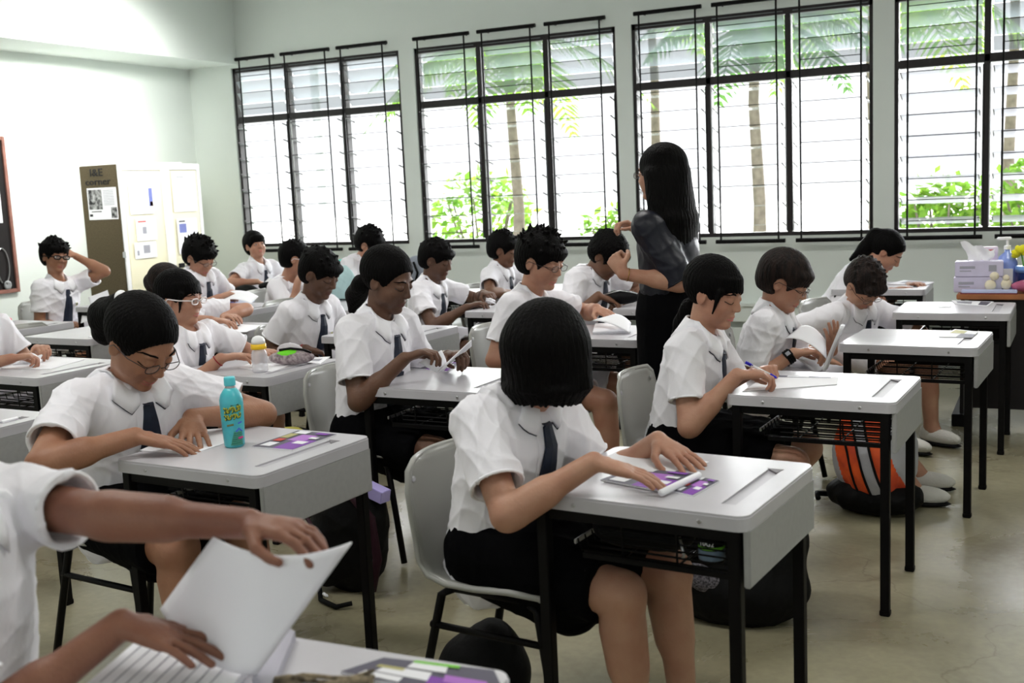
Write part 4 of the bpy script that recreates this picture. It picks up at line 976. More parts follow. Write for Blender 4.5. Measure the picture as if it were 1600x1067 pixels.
# second column
seat('P2', N_, 'girl with glasses and a big round ponytail smoothing a white sheet, bottle beside her', (198, 598, 2.58), (220, 535, 2.54), -12, (-6, 38, 0),
     ((40, 690, 2.20), (212, 682, 2.40), (292, 697, 2.47)), ((352, 655, 2.74), (300, 652, 2.64), (305, 690, 2.54)), 'grey chair under the girl with the round ponytail',
     lean=.05, hs=1.16, girl=True, hair='pony', skin='tan', v=.0045, poses=('flat', 'spread'), seed=2, glasses='wire', badge=True, bs=1.16, sleeve=.68, fringe=False,
     tail=[(*at(190, 478, Y=2.62), .045), (*at(170, 495, Y=2.66), .062), (*at(166, 518, Y=2.66), .045)], ribbon=tuple(at(190, 466, Y=2.56)))
seat('P9', N_, 'dark-skinned girl with a ponytail leafing through white pages', (590, 500, 3.79), (606, 438, 3.79), -8, (-2, 20, 0),
     ((553, 605, 3.56), (632, 560, 3.62), (668, 548, 3.65)), ((690, 568, 4.0), (700, 556, 3.96), (728, 550, 3.90)), 'grey chair under the dark-skinned girl with the ponytail',
     hs=1.07, girl=True, hair='pony', skin='dark', v=.005, poses=('hold', 'curl'), seed=9, fringe=False, watch='leftwatch', sleeve=.70,
     tail=[(*at(566, 445, Y=3.86), .045), (*at(556, 462, Y=3.9), .042), (*at(550, 484, Y=3.9), .018)])
seat('P10', N_, 'tall-haired boy with wire glasses behind the black bob', (826, 462, 5.12), (846, 408, 5.12), -5, (-12, 17, 0),
     ((797, 548, 4.90), (850, 550, 4.95), (880, 545, 4.95)), ((905, 480, 5.35), (932, 482, 5.28), (958, 494, 5.2)), 'grey chair under the tall-haired boy with wire glasses',
     hs=1.18, hair='spiky', skin='fair', v=.0055, poses=('rest', 'flat'), seed=10, glasses='wire', knees=(at(946, 628, Y=4.98), at(982, 604, Y=5.25)), bs=1.08, sleeve=.68)
seat('P11', N_, 'curly haired boy bowing over a black pencil pouch', (922, 424, 6.30), (950, 400, 6.25), -8, (-14, 44, 0),
     ((890, 465, 6.08), (935, 462, 6.12), (958, 470, 6.15)), ((985, 468, 6.45), (972, 472, 6.38), (962, 478, 6.3)), 'grey chair under the curly haired boy bowing over the pouch',
     hs=1.12, hair='curly', skin='brown', v=.0065, poses=('rest', 'rest'), seed=11, badge=True)
# third column
seat('P12', N_, 'dark-skinned boy in profile handling a scrap of paper under the second window', (672, 444, 6.13), (682, 406, 6.13), 0, (3, 18, 0),
     ((690, 503, 5.92), (730, 480, 6.0), (754, 472, 6.03)), ((725, 458, 6.36), (755, 458, 6.28), (776, 462, 6.2)), 'grey chair under the dark-skinned boy in profile',
     hs=1.04, hair='short', skin='dark', v=.0062, poses=('hold', 'hold'), seed=12)
seat('P13', N_, 'small curly haired boy with tanned skin sitting under the window sill', (781, 420, 7.25), (787, 391, 7.25), 0, (4, 12, 0),
     ((790, 455, 7.05), (802, 458, 7.1), (815, 456, 7.12)), ((820, 440, 7.45), (830, 445, 7.35), (840, 445, 7.3)), 'grey chair under the small curly haired boy',
     hs=1.02, hair='spiky', skin='brown', v=.0065, poses=('rest', 'rest'), seed=13)
seat('P14', N_, 'dark-skinned boy looking down at a booklet in his lap, red wristband', (484, 474, 5.03), (500, 428, 5.03), -8, (-2, 26, 0),
     ((420, 545, 4.82), (478, 545, 4.88), (508, 552, 4.95)), ((520, 530, 5.25), (508, 545, 5.15), (496, 548, 5.05)), 'grey chair under the boy looking down at a booklet',
     hs=1.10, hair='short', skin='dark', v=.0055, poses=('hold', 'rest'), seed=14, watch='red', bs=1.05, badge=True)
seat('P15', N_, 'girl in white framed glasses reaching forward across her desk', (290, 516, 3.90), (281, 466, 3.90), 0, (8, 6, 0),
     ((258, 580, 3.70), (345, 560, 3.78), (388, 553, 3.84)), ((372, 540, 4.12), (405, 550, 4.06), (440, 550, 4.0)), 'grey chair under the girl in white framed glasses',
     hs=1.04, girl=True, hair='pony', skin='fair', v=.005, poses=('rest', 'flat'), seed=15, glasses='white', watch='red')
seat('P22', N_, 'student cut by the left edge, only the hands and a white sleeve in view', (-42, 505, 3.72), (-55, 440, 3.72), 0, (0, 20, 0),
     ((-60, 580, 3.50), (18, 560, 3.58), (50, 555, 3.64)), ((25, 545, 3.92), (58, 545, 3.84), (78, 540, 3.78)), None,
     hair='short', skin='fair', v=.0055, poses=('curl', 'curl'), seed=22, lean=.05)
seat('P17', N_, 'girl with brown-black hair hidden behind the girl in white glasses', (288, 480, 5.03), (262, 446, 5.03), 0, (30, 15, 0),
     ((312, 500, 4.85), (330, 500, 4.92), (355, 502, 4.95)), ((345, 488, 5.2), (350, 495, 5.12), (366, 494, 5.1)), 'grey chair of the girl hidden behind the white glasses',
     hs=1.02, girl=True, hair='pony', hairm=M_hairb, skin='fair', v=.006, poses=('rest', 'rest'), seed=17, tail=[(*at(247, 428, Y=5.1), .045), (*at(238, 440, Y=5.15), .05), (*at(238, 458, Y=5.15), .03)])
seat('P16', N_, 'boy with glasses and short spiky hair writing in front of the cabinet', (308, 428, 6.10), (312, 402, 6.08), 0, (-6, 26, 0),
     ((318, 478, 5.90), (342, 465, 6.0), (358, 458, 6.08)), ((350, 452, 6.32), (362, 458, 6.25), (370, 455, 6.15)), 'grey chair under the spiky haired boy near the cabinet',
     hs=1.10, hair='spiky', skin='fair', v=.0062, poses=('hold', 'hold'), seed=16, glasses='wire')
seat('P21', N_, 'boy in black glasses resting one hand on his forehead, far left', (92, 440, 6.10), (86, 401, 6.10), -5, (-16, 2, -6),
     ((52, 500, 5.92), (100, 508, 5.92), (124, 503, 5.95)), ((162, 443, 6.32), (118, 400, 6.22), (98, 388, 6.14)), 'grey chair under the boy with the hand on his forehead',
     hs=1.08, hair='spiky', skin='tan', v=.0062, poses=('curl', 'rest'), seed=21, glasses='black', backs=(None, (.6, .2, .6)), badge=True)
seat('P19', N_, 'boy seen from behind the ear with white framed glasses, near the back row', (445, 440, 6.9), (462, 404, 6.88), 15, (30, 8, 0),
     ((446, 470, 6.7), (465, 440, 6.72), (478, 420, 6.8)), ((490, 460, 7.1), (500, 460, 7.0), (515, 458, 7.0)), 'grey chair under the boy seen from behind the ear',
     hs=1.08, hair='short', skin='fair', v=.0065, poses=('rest', 'rest'), seed=19, glasses='white', tie=False)
seat('P18', N_, 'boy in the back row lifting his chin to look up', (404, 412, 7.38), (399, 384, 7.38), -10, (-28, -10, 4),
     ((384, 432, 7.15), (402, 440, 7.12), (412, 444, 7.15)), ((442, 432, 7.6), (425, 442, 7.45), (414, 444, 7.35)), 'grey chair under the boy lifting his chin',
     hs=.96, hair='bowl', skin='fair', v=.0065, poses=('rest', 'rest'), seed=18, bs=.95)
seat('P20', N_, 'boy with glasses under the first window holding a turquoise folder', (562, 405, 7.42), (578, 382, 7.40), 0, (0, 24, 0),
     ((545, 440, 7.22), (538, 438, 7.3), (530, 436, 7.3)), ((590, 430, 7.6), (580, 440, 7.5), (570, 442, 7.4)), 'grey chair under the boy with the turquoise folder',
     hs=1.06, hair='spiky', skin='fair', v=.0065, poses=('rest', 'rest'), seed=20, glasses='wire', tie=False)
# foreground student, cut by the left edge
p1 = seat('P1', N_, 'foreground student cut by the left edge, reaching out to turn a white page', at(-15, 778, Y=1.30)+np.array([.076, -.132, .035]), (-260, 560, 1.12), 30, (0, 20, 0),
     ((-60, 1250, .98), at(190, 975, z=.815), at(385, 1035, z=.76)), ((150, 800, 1.30), (428, 822, 1.36), (545, 838, 1.36)), 'grey chair of the foreground student',
     hair='short', skin='fore', v=.0042, poses=('spread', 'rest'), seed=8, girl=True, tie=False, lean=.02, sleeve=.72, legs=True, shoe=False, ua=.285, fa=.25, bs=1.0)
# the teacher
TM = mat('navy_satin', (12, 14, 28), .42, .35, bump=.25, bscale=16)
S = at(1040, 338, Y=4.62)
PEOPLE['T'] = person('teacher', 'standing woman with waist-long black hair in a dark satin blouse', S, at(1032, 272, Y=4.62), 168, (166, 0, 0),
     [at(1062, 400, Y=4.9), at(1000, 362, Y=4.9), at(978, 350, Y=4.86)], [at(1018, 466, Y=4.42), at(974, 428, Y=4.38), at(958, 404, Y=4.40)],
     skin='fair', hair='long', hs=1.0, girl=True, tie=False, v=.0052, pelvis=np.array([S[0]+.02, S[1], .90]), standing=True, shirt=TM, poses=('curl', 'fist'),
     seed=30, watch='gold', sleeve=.97, glasses='wire', bs=1.05, chest=1.0, hairm=M_hair, backs=((0, .3, 1), (-.5, -.7, .3)))
chair(-5.52, 4.78, -.1, 'grey empty chair in front of the boy with the hand on his forehead')
chair(-4.62, 6.2, 0, 'grey chair behind the desk with the pale teal bag')

# ------------------------------------------------------------------ papers, books and small things
def slab(px, z, th, m, name, parent=None):
    P_ = [at(x, y, z=z) for x, y in px]; c = np.mean(P_, 0); mb = MB(); ar = sum(P_[i][0]*P_[(i+1) % len(P_)][1]-P_[(i+1) % len(P_)][0]*P_[i][1] for i in range(len(P_)))
    mb.prism([(p[0]-c[0], p[1]-c[1]) for p in P_], 0, th); return mb, c
def sheet(label, px, z=.7205, th=.0012, m=None, cat='paper', name='paper_sheet', group=None, inks=()):
    mb, c = slab(px, z, th, m, name); o = part(name, mb, m or M_paper); o.location = (c[0], c[1], z); tag(o, label, cat, group)
    Pc = [at(x, y, z=z)-c for x, y in px[:4]]
    for (u0, u1, v0, v1, mm) in inks:
        f = lambda u, v: (Pc[0]*(1-u)+Pc[1]*u)*(1-v)+(Pc[3]*(1-u)+Pc[2]*u)*v
        q = [f(u0, v0), f(u1, v0), f(u1, v1), f(u0, v1)]; b = MB(); b.add([(p[0], p[1], th+.0004+.00025*inks.index((u0, u1, v0, v1, mm))) for p in q], [(0, 1, 2, 3)]); part('print', b, mm, o)
    return o
def curved(label, name, cat, C4, m=M_paper, bulge=(0, 0, .02), th=.0015, n=10, inks=()):
    C4 = [np.asarray(p, float) for p in C4]; o0 = np.mean(C4, 0); B = np.array(bulge); f = lambda u, v: (C4[0]*(1-u)+C4[1]*u)*(1-v)+(C4[3]*(1-u)+C4[2]*u)*v+B*4*v*(1-v)-o0
    vs = [f(i/n, j/n) for i in range(n+1) for j in range(n+1)]; b = MB(); b.add(vs, [(i*(n+1)+j, i*(n+1)+j+1, (i+1)*(n+1)+j+1, (i+1)*(n+1)+j) for i in range(n) for j in range(n)])
    o = part(name, b, m, None, True); s = o.modifiers.new('thick', 'SOLIDIFY'); s.thickness = th; o.location = tuple(o0); tag(o, label, cat)
    for (u0, u1, v0, v1, mm) in inks:
        k = 5; vs = [f(u0+(u1-u0)*i/k, v0+(v1-v0)*j/k) for i in range(k+1) for j in range(k+1)]
        nn = nrm(np.cross(f(1, .5)-f(0, .5), f(.5, 1)-f(.5, 0))); 
        for sgn in (1, -1):
            b = MB(); b.add([p+nn*sgn*(th+.0008) for p in vs], [(i*(k+1)+j, i*(k+1)+j+1, (i+1)*(k+1)+j+1, (i+1)*(k+1)+j) for i in range(k) for j in range(k)]); part('print', b, mm, o)
    return o
BRO = [(0, 1, 0, 1, IB), (.0, .55, .50, .98, IP), (.45, .8, .35, .75, IL), (.08, .3, .1, .35, IW), (.3, .45, .62, .9, IW), (.55, .8, .05, .25, IY), (.82, .97, .1, .4, IW), (.6, .7, .7, .9, IW), (.35, .5, .1, .3, IR), (.85, .95, .6, .9, IP)]
TEXTL = [(.08, .9, .10+.1*k, .125+.1*k, IG) for k in range(8)]
sheet('white sheet flat under the hands of the girl with the round ponytail', [(218, 704), (288, 674), (353, 669), (351, 693), (296, 711)], cat='paper')
sheet('purple and grey leaflet beside the turquoise bottle', [(393, 699), (466, 674), (526, 680), (458, 704)], th=.003, cat='leaflet', name='leaflet', inks=BRO)
sheet('white sheet under the spread hand at the nearest right desk', [(925, 722), (975, 702), (1108, 722), (1015, 748)], cat='paper')
sheet('purple leaflet under the flat hand at the nearest right desk', [(938, 751), (990, 733), (1090, 742), (1035, 769)], z=.7225, th=.003, cat='leaflet', name='leaflet', inks=BRO)
sheet('olive and purple leaflet end right of the white roll', [(1048, 768), (1090, 746), (1124, 753), (1082, 776)], th=.003, cat='leaflet', name='leaflet', inks=BRO)
a, b_ = at(1033, 770, z=.733), at(1092, 742, z=.733); q = MB(); q.tube([a-a, b_-a], .0085, 12); o = part('paper_roll', q, M_paper, None, True); o.location = tuple(a); tag(o, 'white rolled paper lying across the leaflets', 'paper roll')
sheet('white sheet with a printed corner under the hand with the blue pen', [(1160, 612), (1200, 586), (1310, 590), (1308, 601)], th=.002, inks=[(.84, .98, .1, .9, IB), (.88, .96, .3, .6, IW)])
sheet('folded grey leaflet on the desk of the boy with the wristwatch', [(1467, 527), (1492, 515), (1528, 519), (1520, 528)], th=.003, cat='leaflet', name='leaflet', inks=[(0, .5, .5, 1, IB), (.5, .9, .1, .6, IY)])
sheet('white and grey leaflet on the desk before the teacher table', [(1487, 470), (1553, 472), (1543, 479), (1492, 475)], th=.003, cat='leaflet', name='leaflet', inks=[(.1, .5, .2, .8, IG), (.7, .95, .1, .9, IB)])
sheet('thin paper slip on the desk before the teacher table', [(1464, 479), (1487, 478), (1486, 481), (1468, 481)], cat='paper')
sheet('stack of papers on the desk by the window wall', [(1386, 445), (1412, 439), (1460, 442), (1448, 446)], th=.006, cat='paper', inks=[(.3, .9, .2, .8, IG)])
sheet('purple leaflet under the raised white pages', [(630, 575), (672, 565), (722, 568), (700, 581)], th=.003, cat='leaflet', name='leaflet', inks=BRO)
sheet('papers beside the grey pencil case', [(470, 566), (480, 560), (516, 558), (500, 569)], th=.003, cat='paper', inks=[(.3, .7, .2, .8, IG)])
sheet('white sheet in front of the yellow capped bottle', [(372, 575), (395, 566), (455, 570), (425, 581)], cat='paper')
sheet('white sheet on the desk with marker letters', [(2, 576), (60, 558), (132, 562), (78, 577)], th=.002, inks=[])
sheet('white pen lying on the desk cut by the left edge', [(2, 659), (27, 653), (29, 655), (5, 661)], th=.006, cat='pen', name='marker_pen')
sheet('blue-grey notebook of the spiky haired boy near the cabinet', [(316, 476), (342, 468), (398, 471), (380, 479)], th=.008, cat='notebook', name='notebook', m=mat('blue_grey_cover', (176, 184, 206), .5), inks=[(.1, .6, .3, .7, IBl)])
sheet('white sheet on the desk behind the girl in white glasses', [(330, 520), (350, 505), (408, 509), (385, 519)], th=.002, inks=[(.5, .9, .4, .5, IK)])
curved('white page lifted on the desk near the cabinet', 'loose_page', 'paper', [at(346, 470, Y=6.0), at(360, 455, Y=6.15), at(404, 463, Y=6.15), at(392, 474, Y=6.0)], bulge=(0, 0, .02))
sheet('white folded paper on the empty-chair desk at the left', [(138, 527), (150, 523), (166, 525), (160, 530)], th=.004, cat='paper')
# the white booklet in the foreground
curved('white page being turned by the foreground student', 'turned_page', 'booklet', [(-1.335, 1.335, .79), (-1.19, 1.315, .935), (-.957, 1.36, .935), (-1.09, 1.275, .738)], m=mat('glossy_paper', (246, 244, 250), .3, .5), bulge=(.02, -.035, -.012), n=14, th=.003)
bk = thing('booklet', 'thick white booklet lying open under the foreground hand', 'booklet', (-1.22, 1.19, .7205), 0)
px = [(128, 1085), (222, 1003), (442, 988), (330, 1120)]; mb, c = slab(px, .722, .012, M_paper, 'x'); mb.v = [(v[0]+c[0]+1.22, v[1]+c[1]-1.19, v[2]) for v in mb.v]; part('pages', mb, M_paper, bk)
Pc = [at(x, y, z=.722)-np.array([-1.22, 1.19, .7205]) for x, y in px]; b = MB()
for k in range(9):
    v0 = .08+.095*k; f = lambda u, v: (Pc[0]*(1-u)+Pc[1]*u)*(1-v)+(Pc[3]*(1-u)+Pc[2]*u)*v
    q = [f(.12, v0), f(.9, v0), f(.9, v0+.012), f(.12, v0+.012)]; b.add([(p[0], p[1], .0128) for p in q], [(0, 1, 2, 3)])
part('print', b, IG, bk)
mb, c = slab([(395, 1075), (438, 988), (462, 1000), (425, 1090)], .7205, .016, M_paper, 'x'); mb.v = [(v[0]+c[0]+1.22, v[1]+c[1]-1.19, v[2]) for v in mb.v]; part('spine', mb, mat('grey_spine', (176, 174, 186), .4), bk)
sheet('purple and grey glossy leaflet on the foreground desk', [(532, 1052), (600, 1030), (772, 1050), (800, 1110)], th=.003, cat='leaflet', name='leaflet', inks=[(0, 1, 0, 1, IB), (.0, .5, .5, 1, IP), (.3, .62, .15, .5, IW), (.5, .62, .1, .3, IY), (.05, .25, .1, .35, IW), (.35, .6, .6, .9, IL), (.66, .9, .3, .6, IW), (.88, .98, .3, .7, IGn)])
q = MB(); c0 = at(520, 1064, z=.73)
for k in range(3): q.tube([at(430+22*i, 1074-10*math.sin(i*.7+k)-3*i, z=.728+.004*k)-c0 for i in range(8)], [.006+.003*math.sin(i*1.3+k) for i in range(8)], 8)
o = part('cloth_strap', q, mat('beige_cloth', (150, 136, 112), .9, rgb2=(70, 62, 50), vscale=60), None, True); o.location = tuple(c0); tag(o, 'beige and brown twisted cloth strap on the foreground desk', 'strap')
# held booklets
curved('white page bent upwards by the dark-skinned girl', 'bent_page', 'booklet', [at(654, 566, Y=3.66), at(690, 547, Y=3.75), at(692, 580, Y=3.80), at(684, 582, Y=3.74)], bulge=(.02, 0, -.012))
curved('white booklet tilted up in the hand of the dark-skinned girl', 'tilted_booklet', 'booklet', [at(684, 581, Y=3.68), at(736, 531, Y=3.74), at(736, 540, Y=3.95), at(692, 577, Y=3.9)], bulge=(0, 0, .008), th=.004)
curved('white open pages in front of the tall-haired boy', 'open_book', 'book', [at(926, 500, Y=5.05), at(958, 491, Y=5.2), at(986, 504, Y=5.2), at(984, 520, Y=5.02)], bulge=(0, 0, .015), th=.004)
sheet('white lower pages on the desk of the tall-haired boy', [(926, 522), (930, 508), (972, 507), (985, 520)], th=.01, cat='book', name='book_pages', inks=[])
curved('white slab-like folder held upright by the boy with the watch', 'upright_folder', 'folder', [at(1284, 578, Y=5.0), at(1313, 508, Y=5.0), at(1316, 506, Y=5.16), at(1289, 574, Y=5.16)], bulge=(0, 0, 0), th=.014)
curved('white pages curling under the hand of the boy with the watch', 'curling_pages', 'booklet', [at(1227, 528, Y=5.0), at(1250, 510, Y=5.18), at(1290, 532, Y=5.2), at(1292, 560, Y=5.02)], bulge=(0, 0, .03), th=.004)
curved('lower white pages slanting into the lap beside the watch', 'slanted_pages', 'booklet', [at(1248, 560, Y=5.05), at(1262, 552, Y=5.2), at(1290, 572, Y=5.2), at(1278, 584, Y=5.05)], bulge=(0, 0, .005), th=.008)
curved('dark booklet held low by the boy with the red wristband', 'dark_booklet', 'booklet', [at(488, 552, Y=4.95), at(496, 538, Y=5.1), at(520, 540, Y=5.1), at(510, 556, Y=4.95)], m=mat('dark_cover', (60, 56, 62), .5), bulge=(0, 0, .004), th=.003)
curved('turquoise folder held upright in the back row', 'turquoise_folder', 'folder', [at(512, 443, Y=7.15), at(515, 412, Y=7.15), at(536, 404, Y=7.25), at(536, 440, Y=7.25)], m=mat('turquoise_card', (60, 214, 200), .4, .4), bulge=(0, -.01, 0), th=.006, inks=[(.55, .7, .35, .5, IW)])
curved('white sheet standing on the desk of the boy with the hand on his forehead', 'standing_sheet', 'paper', [at(142, 479, Y=5.98), at(138, 464, Y=5.98), at(168, 453, Y=6.1), at(172, 466, Y=6.1)], bulge=(0, .01, 0))
curved('white open pages in the rack below the boy with the hand on his forehead', 'rack_pages', 'paper', [at(126, 505, Y=5.9), at(128, 493, Y=5.95), at(152, 488, Y=6.0), at(154, 500, Y=5.95)], bulge=(0, 0, .005))
curved('white sheet raised in the back row', 'raised_sheet', 'paper', [at(408, 446, Y=7.2), at(420, 434, Y=7.25), at(434, 442, Y=7.25), at(432, 456, Y=7.2)], bulge=(0, 0, .01))
curved('grey white sheet with print in the rack under the second window', 'rack_leaflet', 'leaflet', [at(735, 511, Y=5.95), at(748, 503, Y=6.1), at(768, 500, Y=6.1), at(766, 508, Y=5.95)], bulge=(0, 0, .002), th=.003, inks=[(.2, .8, .2, .8, IB)])
q = MB(); c0 = at(766, 470, Y=6.08)
for k in range(7): q.ell((.012*math.sin(k*2.1), .01*math.cos(k*1.7), .004*k-.012), (.03-.002*k, .016, .007), Matrix.Rotation(k*.9, 3, 'Z').to_4x4() @ Matrix.Rotation(.5*math.sin(k), 3, 'Y').to_4x4(), 8, 5)
o = part('crumpled_paper', q, M_paper); o.location = tuple(c0); tag(o, 'crumpled scrap of paper between the hands of the boy in profile', 'paper')
q = MB(); c0 = at(48, 555, Y=3.72)
for k in range(8): q.ell((.05*math.sin(k*2.1), .02*math.cos(k*1.7), .006*math.sin(k*3.)), (.04, .022, .010), Matrix.Rotation(k*.9, 3, 'Z').to_4x4() @ Matrix.Rotation(.6*math.sin(k*2), 3, 'Y').to_4x4(), 8, 5)
o = part('crumpled_wrapper', q, M_paper); o.location = (c0[0]-.03, c0[1], .745); tag(o, 'crumpled white wrapper under the hands at the left edge', 'wrapper')
# blue pen
t0, t1 = at(1165, 566, Y=3.80), at(1213, 590, Y=3.80); pen = thing('ballpoint_pen', 'white ballpoint pen with a blue cap in the hand of the ponytailed girl', 'pen', tuple(t0))
d = nrm(t1-t0); L_ = np.linalg.norm(t1-t0); q = MB(); q.tube([d*.018, d*L_*.8], .0045, 8); part('barrel', q, M_white, pen, True); MBl = mat('ink_blue', (34, 30, 200), .35)
q = MB(); q.tube([d*0, d*.022], .0056, 8); q.tube([d*.004+np.array([0, -.006, .004]), d*.03+np.array([0, -.006, .004])], .002, 6); part('cap', q, MBl, pen, True); q = MB(); q.tube([d*L_*.8, d*L_*.97, d*L_*1.02], [.0055, .0045, .0015], 8); part('grip', q, MBl, pen, True)

# turquoise drink bottle with its printed label
bp = at(367, 697, z=.72); bt = thing('drink_bottle', 'turquoise drink bottle with yellow lettering on the desk', 'bottle', tuple(bp))
h = .205; M_teal = mat('turquoise_sleeve', (84, 198, 206), .3, .5, rgb2=(70, 180, 198), vscale=20)
part('bottle_body', MB().lathe([(0, 0), (.026, 0), (.0305, .006), (.0315, .03), (.0335, .06), (.0350, .13), (.0350, .145), (.031, .160), (.022, .174), (.0165, .180)], 32), M_teal, bt, True)
part('neck', MB().lathe([(.0165, .178), (.0145, .184), (.0145, .19), (0, .19)], 24), mat('clear_pet', (214, 196, 196), .15, .5), bt, True)
part('cap', MB().lathe([(0, .187), (.0168, .187), (.0172, .19), (.0168, .21), (.0155, .213), (0, .213)], 28), mat('turquoise_cap', (96, 210, 222), .35), bt, True)
def wrap(pts, r_of, name, m, parent, w=.0018, a0=0.0):
    b = MB()
    for st in pts:
        b.tube([(r_of(z)*math.cos(a0+u), r_of(z)*math.sin(a0+u), z) for u, z in st], w, 5)
    return part(name, b, m, parent)
rz_ = lambda z: .0338+.0012*min(1, max(0, (z-.06)/.07)); a0 = math.atan2(-bp[1], -bp[0])
MY = mat('lime_yellow_ink', (206, 204, 60), .4); MG = mat('dark_green_ink', (50, 84, 60), .4)
def squiggle(z, n, h_, u0, u1, ph):
    out = []
    for i in range(n):
        a = u0+(u1-u0)*i/n; d_ = (u1-u0)/n; zz = z+.006*(i/n)
        out.append([(a+d_*.75*.5*(1-math.cos(t)), zz+h_*(.5+.5*math.sin(t*1.0+ph+i*1.9))) for t in np.linspace(0, 5.2, 9)])
    return out
for z, n, hh in ((.108, 7, .016), (.088, 6, .014)):
    wrap(squiggle(z-.0012, n, hh, -.72, .78, .5), lambda q_: rz_(q_)+.0002, 'lettering_shadow', MG, bt, .0032, a0); wrap(squiggle(z, n, hh, -.72, .78, .5), lambda q_: rz_(q_)+.0014, 'lettering', MY, bt, .0019, a0)
wrap([[(-.1, .130), (.6, .132)]], rz_, 'small_print', MG, bt, .0024, a0); wrap([[(-.55, .070), (.05, .073)]], rz_, 'small_print', mat('olive_ink', (120, 120, 70), .5), bt, .003, a0)
b = MB()
for k in range(7): b.tube([(rz_(.05)*math.cos(a0+u), rz_(.05)*math.sin(a0+u), .012+.006*k) for u in np.linspace(-.30+.05*k, .75, 8)], .0028, 5)
part('leaf_print', b, mat('sea_green_ink', (70, 150, 130), .4), bt)
wrap([[(.35, .03), (.8, .032)]], lambda z: rz_(z)+.0012, 'pink_print', mat('pink_ink', (214, 70, 140), .4), bt, .0036, a0); wrap([[(.2, .05), (.5, .06), (.8, .05)], [(.45, .075), (.8, .078)]], rz_, 'blue_print', mat('blue_ink', (80, 110, 220), .4), bt, .0026, a0)
# clear bottle with a yellow cap
bp = at(407, 581, z=.72); bt = thing('water_bottle', 'clear plastic bottle with a yellow collar and white cap', 'bottle', tuple(bp))
part('bottle_body', MB().lathe([(0, 0), (.03, 0), (.034, .006), (.034, .03), (.032, .036), (.034, .042), (.034, .075), (.030, .09), (.017, .102)], 28), mat('clear_bottle', (232, 232, 238), .08, .6, alpha=.45), bt, True)
part('bottle_collar', MB().lathe([(0, .10), (.032, .10), (.034, .104), (.032, .122), (0, .122)], 24), mat('yellow_plastic', (246, 200, 40), .35), bt, True)
part('cap', MB().lathe([(0, .122), (.030, .122), (.029, .137), (.022, .150), (.010, .156), (0, .157)], 24), M_white, bt, True)
# pencil case, grey with green
c0 = at(450, 572, z=.72); pc = thing('pencil_case', 'grey patterned pencil case with a bright green zip', 'pencil case', (c0[0], c0[1]+.03, .722), .35)
b = MB(); b.ell((0, 0, .032), (.105, .036, .033), None, 20, 10); part('case_body', b, mat('grey_pattern', (182, 170, 172), .7, rgb2=(120, 106, 112), vscale=60), pc, True)
b = MB(); b.ell((-.01, -.006, .046), (.06, .026, .022), None, 16, 8); part('green_panel', b, mat('bright_green', (120, 230, 50), .5), pc, True)
b = MB(); b.tube([(-.05, -.01, .068), (0, -.012, .074), (.06, -.01, .066), (.09, 0, .05)], .006, 6); part('zip', b, M_black, pc, True)
b = MB(); b.ell((-.03, .05, .045), (.07, .03, .035), None, 16, 8); o = part('pouch', b, mat('pale_grey_cloth', (200, 196, 200), .8, bump=.3, bscale=70), None, True); o.location = (c0[0]-.03, c0[1]+.05, .728); tag(o, 'pale grey crumpled pouch behind the pencil case', 'pouch')

# ------------------------------------------------------------------ bags
M_bagb = mat('black_nylon', (8, 8, 9), .65, .15, bump=.35, bscale=26); M_bagm = mat('maroon_nylon', (42, 14, 26), .62, .2, bump=.3, bscale=26)
M_or = mat('orange_nylon', (232, 92, 36), .55, .35, rgb2=(196, 70, 44), vscale=10, bump=.25, bscale=24); M_sil = mat('silver_nylon', (170, 170, 176), .5, .4, bump=.3, bscale=22)
def blob(name, label, cat, loc, rz, prims, m, v=.008, amp=.006, seed=1, parts=()):
    t = thing(name, label, cat, loc, rz); P_ = np.array([p[0] for p in prims]); R_ = np.array([p[1] for p in prims]); F = Field((P_-R_).min(0)-.03, (P_+R_).max(0)+.03, v)
    for c, r, k in prims: F.ell(c, np.eye(3), r, k)
    V, Q = F.mesh(1); N = vnormals(V, Q); V = V+N*(folds(V, seed)*amp)[:, None]; V[:, 2] = np.maximum(V[:, 2], 0.0)
    link('bag_body', np_mesh('bag_body', V, Q, m), t); return t
def strap(t, pts, r, m, name='strap', flat=False):
    b = MB(); b.tube(pts, r, 8); return part(name, b, m, t, True)
c = at(1140, 980, z=0); bg1 = blob('school_bag', 'large black bag slumped on the floor beside the nearest right desk', 'bag', (c[0], c[1]+.10, 0), .1, [((0, 0, .11), (.24, .15, .14), 0), ((.08, .02, .26), (.155, .12, .16), .05), ((-.10, 0, .22), (.12, .12, .15), .05)], M_bagb, amp=.012, seed=41)
strap(bg1, [(-.2, -.05, .12), (-.16, -.12, .22), (-.05, -.14, .30), (.05, -.1, .34)], .012, M_bagb)
b = MB(); b.ell((-.09, -.128, .17), (.07, .02, .045), Matrix.Rotation(.5, 3, 'Y').to_4x4(), 14, 8); part('mesh_pocket', b, mat('grey_mesh', (118, 114, 122), .6, rgb2=(40, 38, 44), vscale=160), bg1, True)
b = MB(); b.bevbox(-.02, .10, -.05, -.03, .33, .435, .002, Matrix.Rotation(-.25, 4, 'Y') @ Matrix.Translation((.09, 0, .0))); part('book_top', b, IGn, bg1, label='bright green book edge sticking out')
c = at(792, 1067, z=0); blob('round_bag', 'round black bag on the floor behind the chair legs in the foreground', 'bag', (c[0]-.02, c[1]-.10, 0), 0, [((0, 0, .08), (.14, .12, .12), 0), ((.03, 0, .15), (.07, .08, .09), .04)], M_bagb, seed=42)
